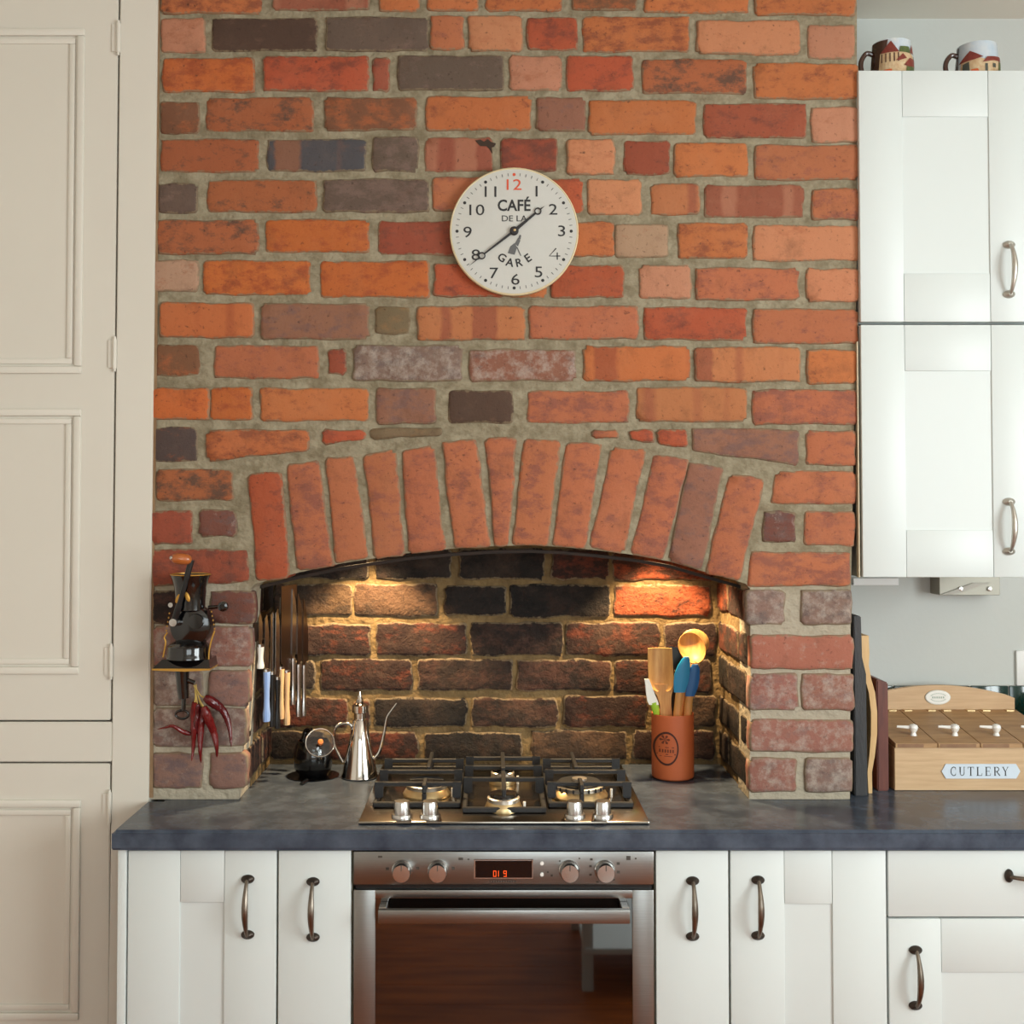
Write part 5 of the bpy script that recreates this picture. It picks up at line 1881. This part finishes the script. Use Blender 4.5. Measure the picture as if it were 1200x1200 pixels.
# ------------------------------------------------------------------ socket, trunking, under-cabinet fitting, yellow jar
so = thing('wall_socket', 'white double power socket on the plastered wall', 'socket', P(1223, 803, YA - .004))
sx0, sx1, sz0, sz1 = X(1189.5, YA, 780), X(1257, YA, 780), Z(803, YA), Z(762, YA)
bm = B(); box(bm, sx0, sx1, YA - .009, YA, sz0, sz1, .002, 2)
obj('face_plate', bm, M['socket'], so, True)
for k in range(2):
    bxx = sx0 + .026 + k * .07
    for dx, dz, w_, h_ in ((0, .008, .0045, .008), (-.011, -.012, .007, .0045), (.011, -.012, .007, .0045)):
        bm = B(); box(bm, bxx + .008 + dx - w_ / 2, bxx + .008 + dx + w_ / 2, YA - .0094, YA - .0088, (sz0 + sz1) / 2 - .006 + dz - h_ / 2, (sz0 + sz1) / 2 - .006 + dz + h_ / 2)
        obj('pin_hole', bm, M['black'], so)
    bm = B(); box(bm, sx0 + .052 + k * .028, sx0 + .064 + k * .028, YA - .0115, YA - .008, sz1 - .03, sz1 - .012, .001)
    obj('rocker_switch', bm, M['socket'], so)
bm = B(); box(bm, X(998, YA, 683), X(1051, YA, 683), YA - .014, YA, Z(685.5, YA), Z(677, YA), .001)
tag(obj('cable_trunking', bm, M['socket'], None), 'short white cable trunking on the wall under the cabinet', 'trunking')
uc = thing('under_cabinet_light', 'small grey metal fitting on the wall under the wall cabinet', 'light fitting', P(1136, 698, 2.83))
Ye = 2.80
bm = B(); box(bm, X(1101, Ye, 690), X(1172, Ye, 690), Ye, YA, Z(697.5, Ye), Z(677, YU) - .0005, .001)
obj('housing', bm, mat('grey_metal_fitting', (150, 146, 134), .45, .4), uc)
bm = B(); prism(bm, [P(1103, 696.5, Ye - .001), P(1118, 696.5, Ye - .001), P(1160, 683, Ye - .001), P(1140, 683, Ye - .001)], (0, -.004, 0))
obj('reflector', bm, mat('grey_reflector', (178, 174, 164), .6), uc)
for px in (1125, 1159):
    bm = B(); lathe(bm, [(0, 0), (.006, 0), (.005, .006), (0, .007)], P(px, 690, Ye), 'Y', 14)
    obj('screw', bm, M['satin'], uc, True)
Yy = 2.74
c = P(1224, 860, Yy); c.z = ZT
yj = thing('yellow_jar', 'rounded yellow glazed jar behind the cutlery box at right', 'jar', c)
rj = 28 * Yy / F
# stands beside the cutlery box
c.x = bx1 + rj + .02
bm = B(); lathe(bm, [(0, .001), (rj * .7, .001), (rj, .06), (rj * .98, .10), (rj * .7, .14), (rj * .72, .15), (rj * .62, .15), (rj * .6, .13), (0, .02)], c, n=36)
yj.location = c
ORG[yj.name] = c
obj('body', bm, M['yellow'], yj, True)
bm = B(); lathe(bm, [(0, .150), (rj * .7, .150), (rj * .6, .16), (.01, .165), (.012, .178), (0, .18)], c, n=30)
obj('lid', bm, M['yellow'], yj, True)

# ------------------------------------------------------------------ floor boards and a cream side table seen mirrored in the oven door
for k in range(22):
    y_ = -.9 + k * .145
    bm = B(); box(bm, -1.6, 1.9, y_ + .0015, y_ + .1435, .0, .004)
    obj('floor_board', bm, M['floor'], fl)
st_ = thing('side_table', 'cream painted side table mirrored in the oven door', 'table', (.62, .62, 0))
for xx in (.28, .92):
    for yy in (.34, .86):
        bm = B(); box(bm, xx, xx + .034, yy, yy + .034, .004, .70, .002)
        obj('leg', bm, M['cream'], st_)
bm = B(); box(bm, .26, .985, .32, .925, .70, .73, .003)
obj('table_top', bm, M['oak'], st_)
bm = B(); box(bm, .285, .96, .345, .90, .12, .14, .002)
obj('shelf', bm, M['cream'], st_)
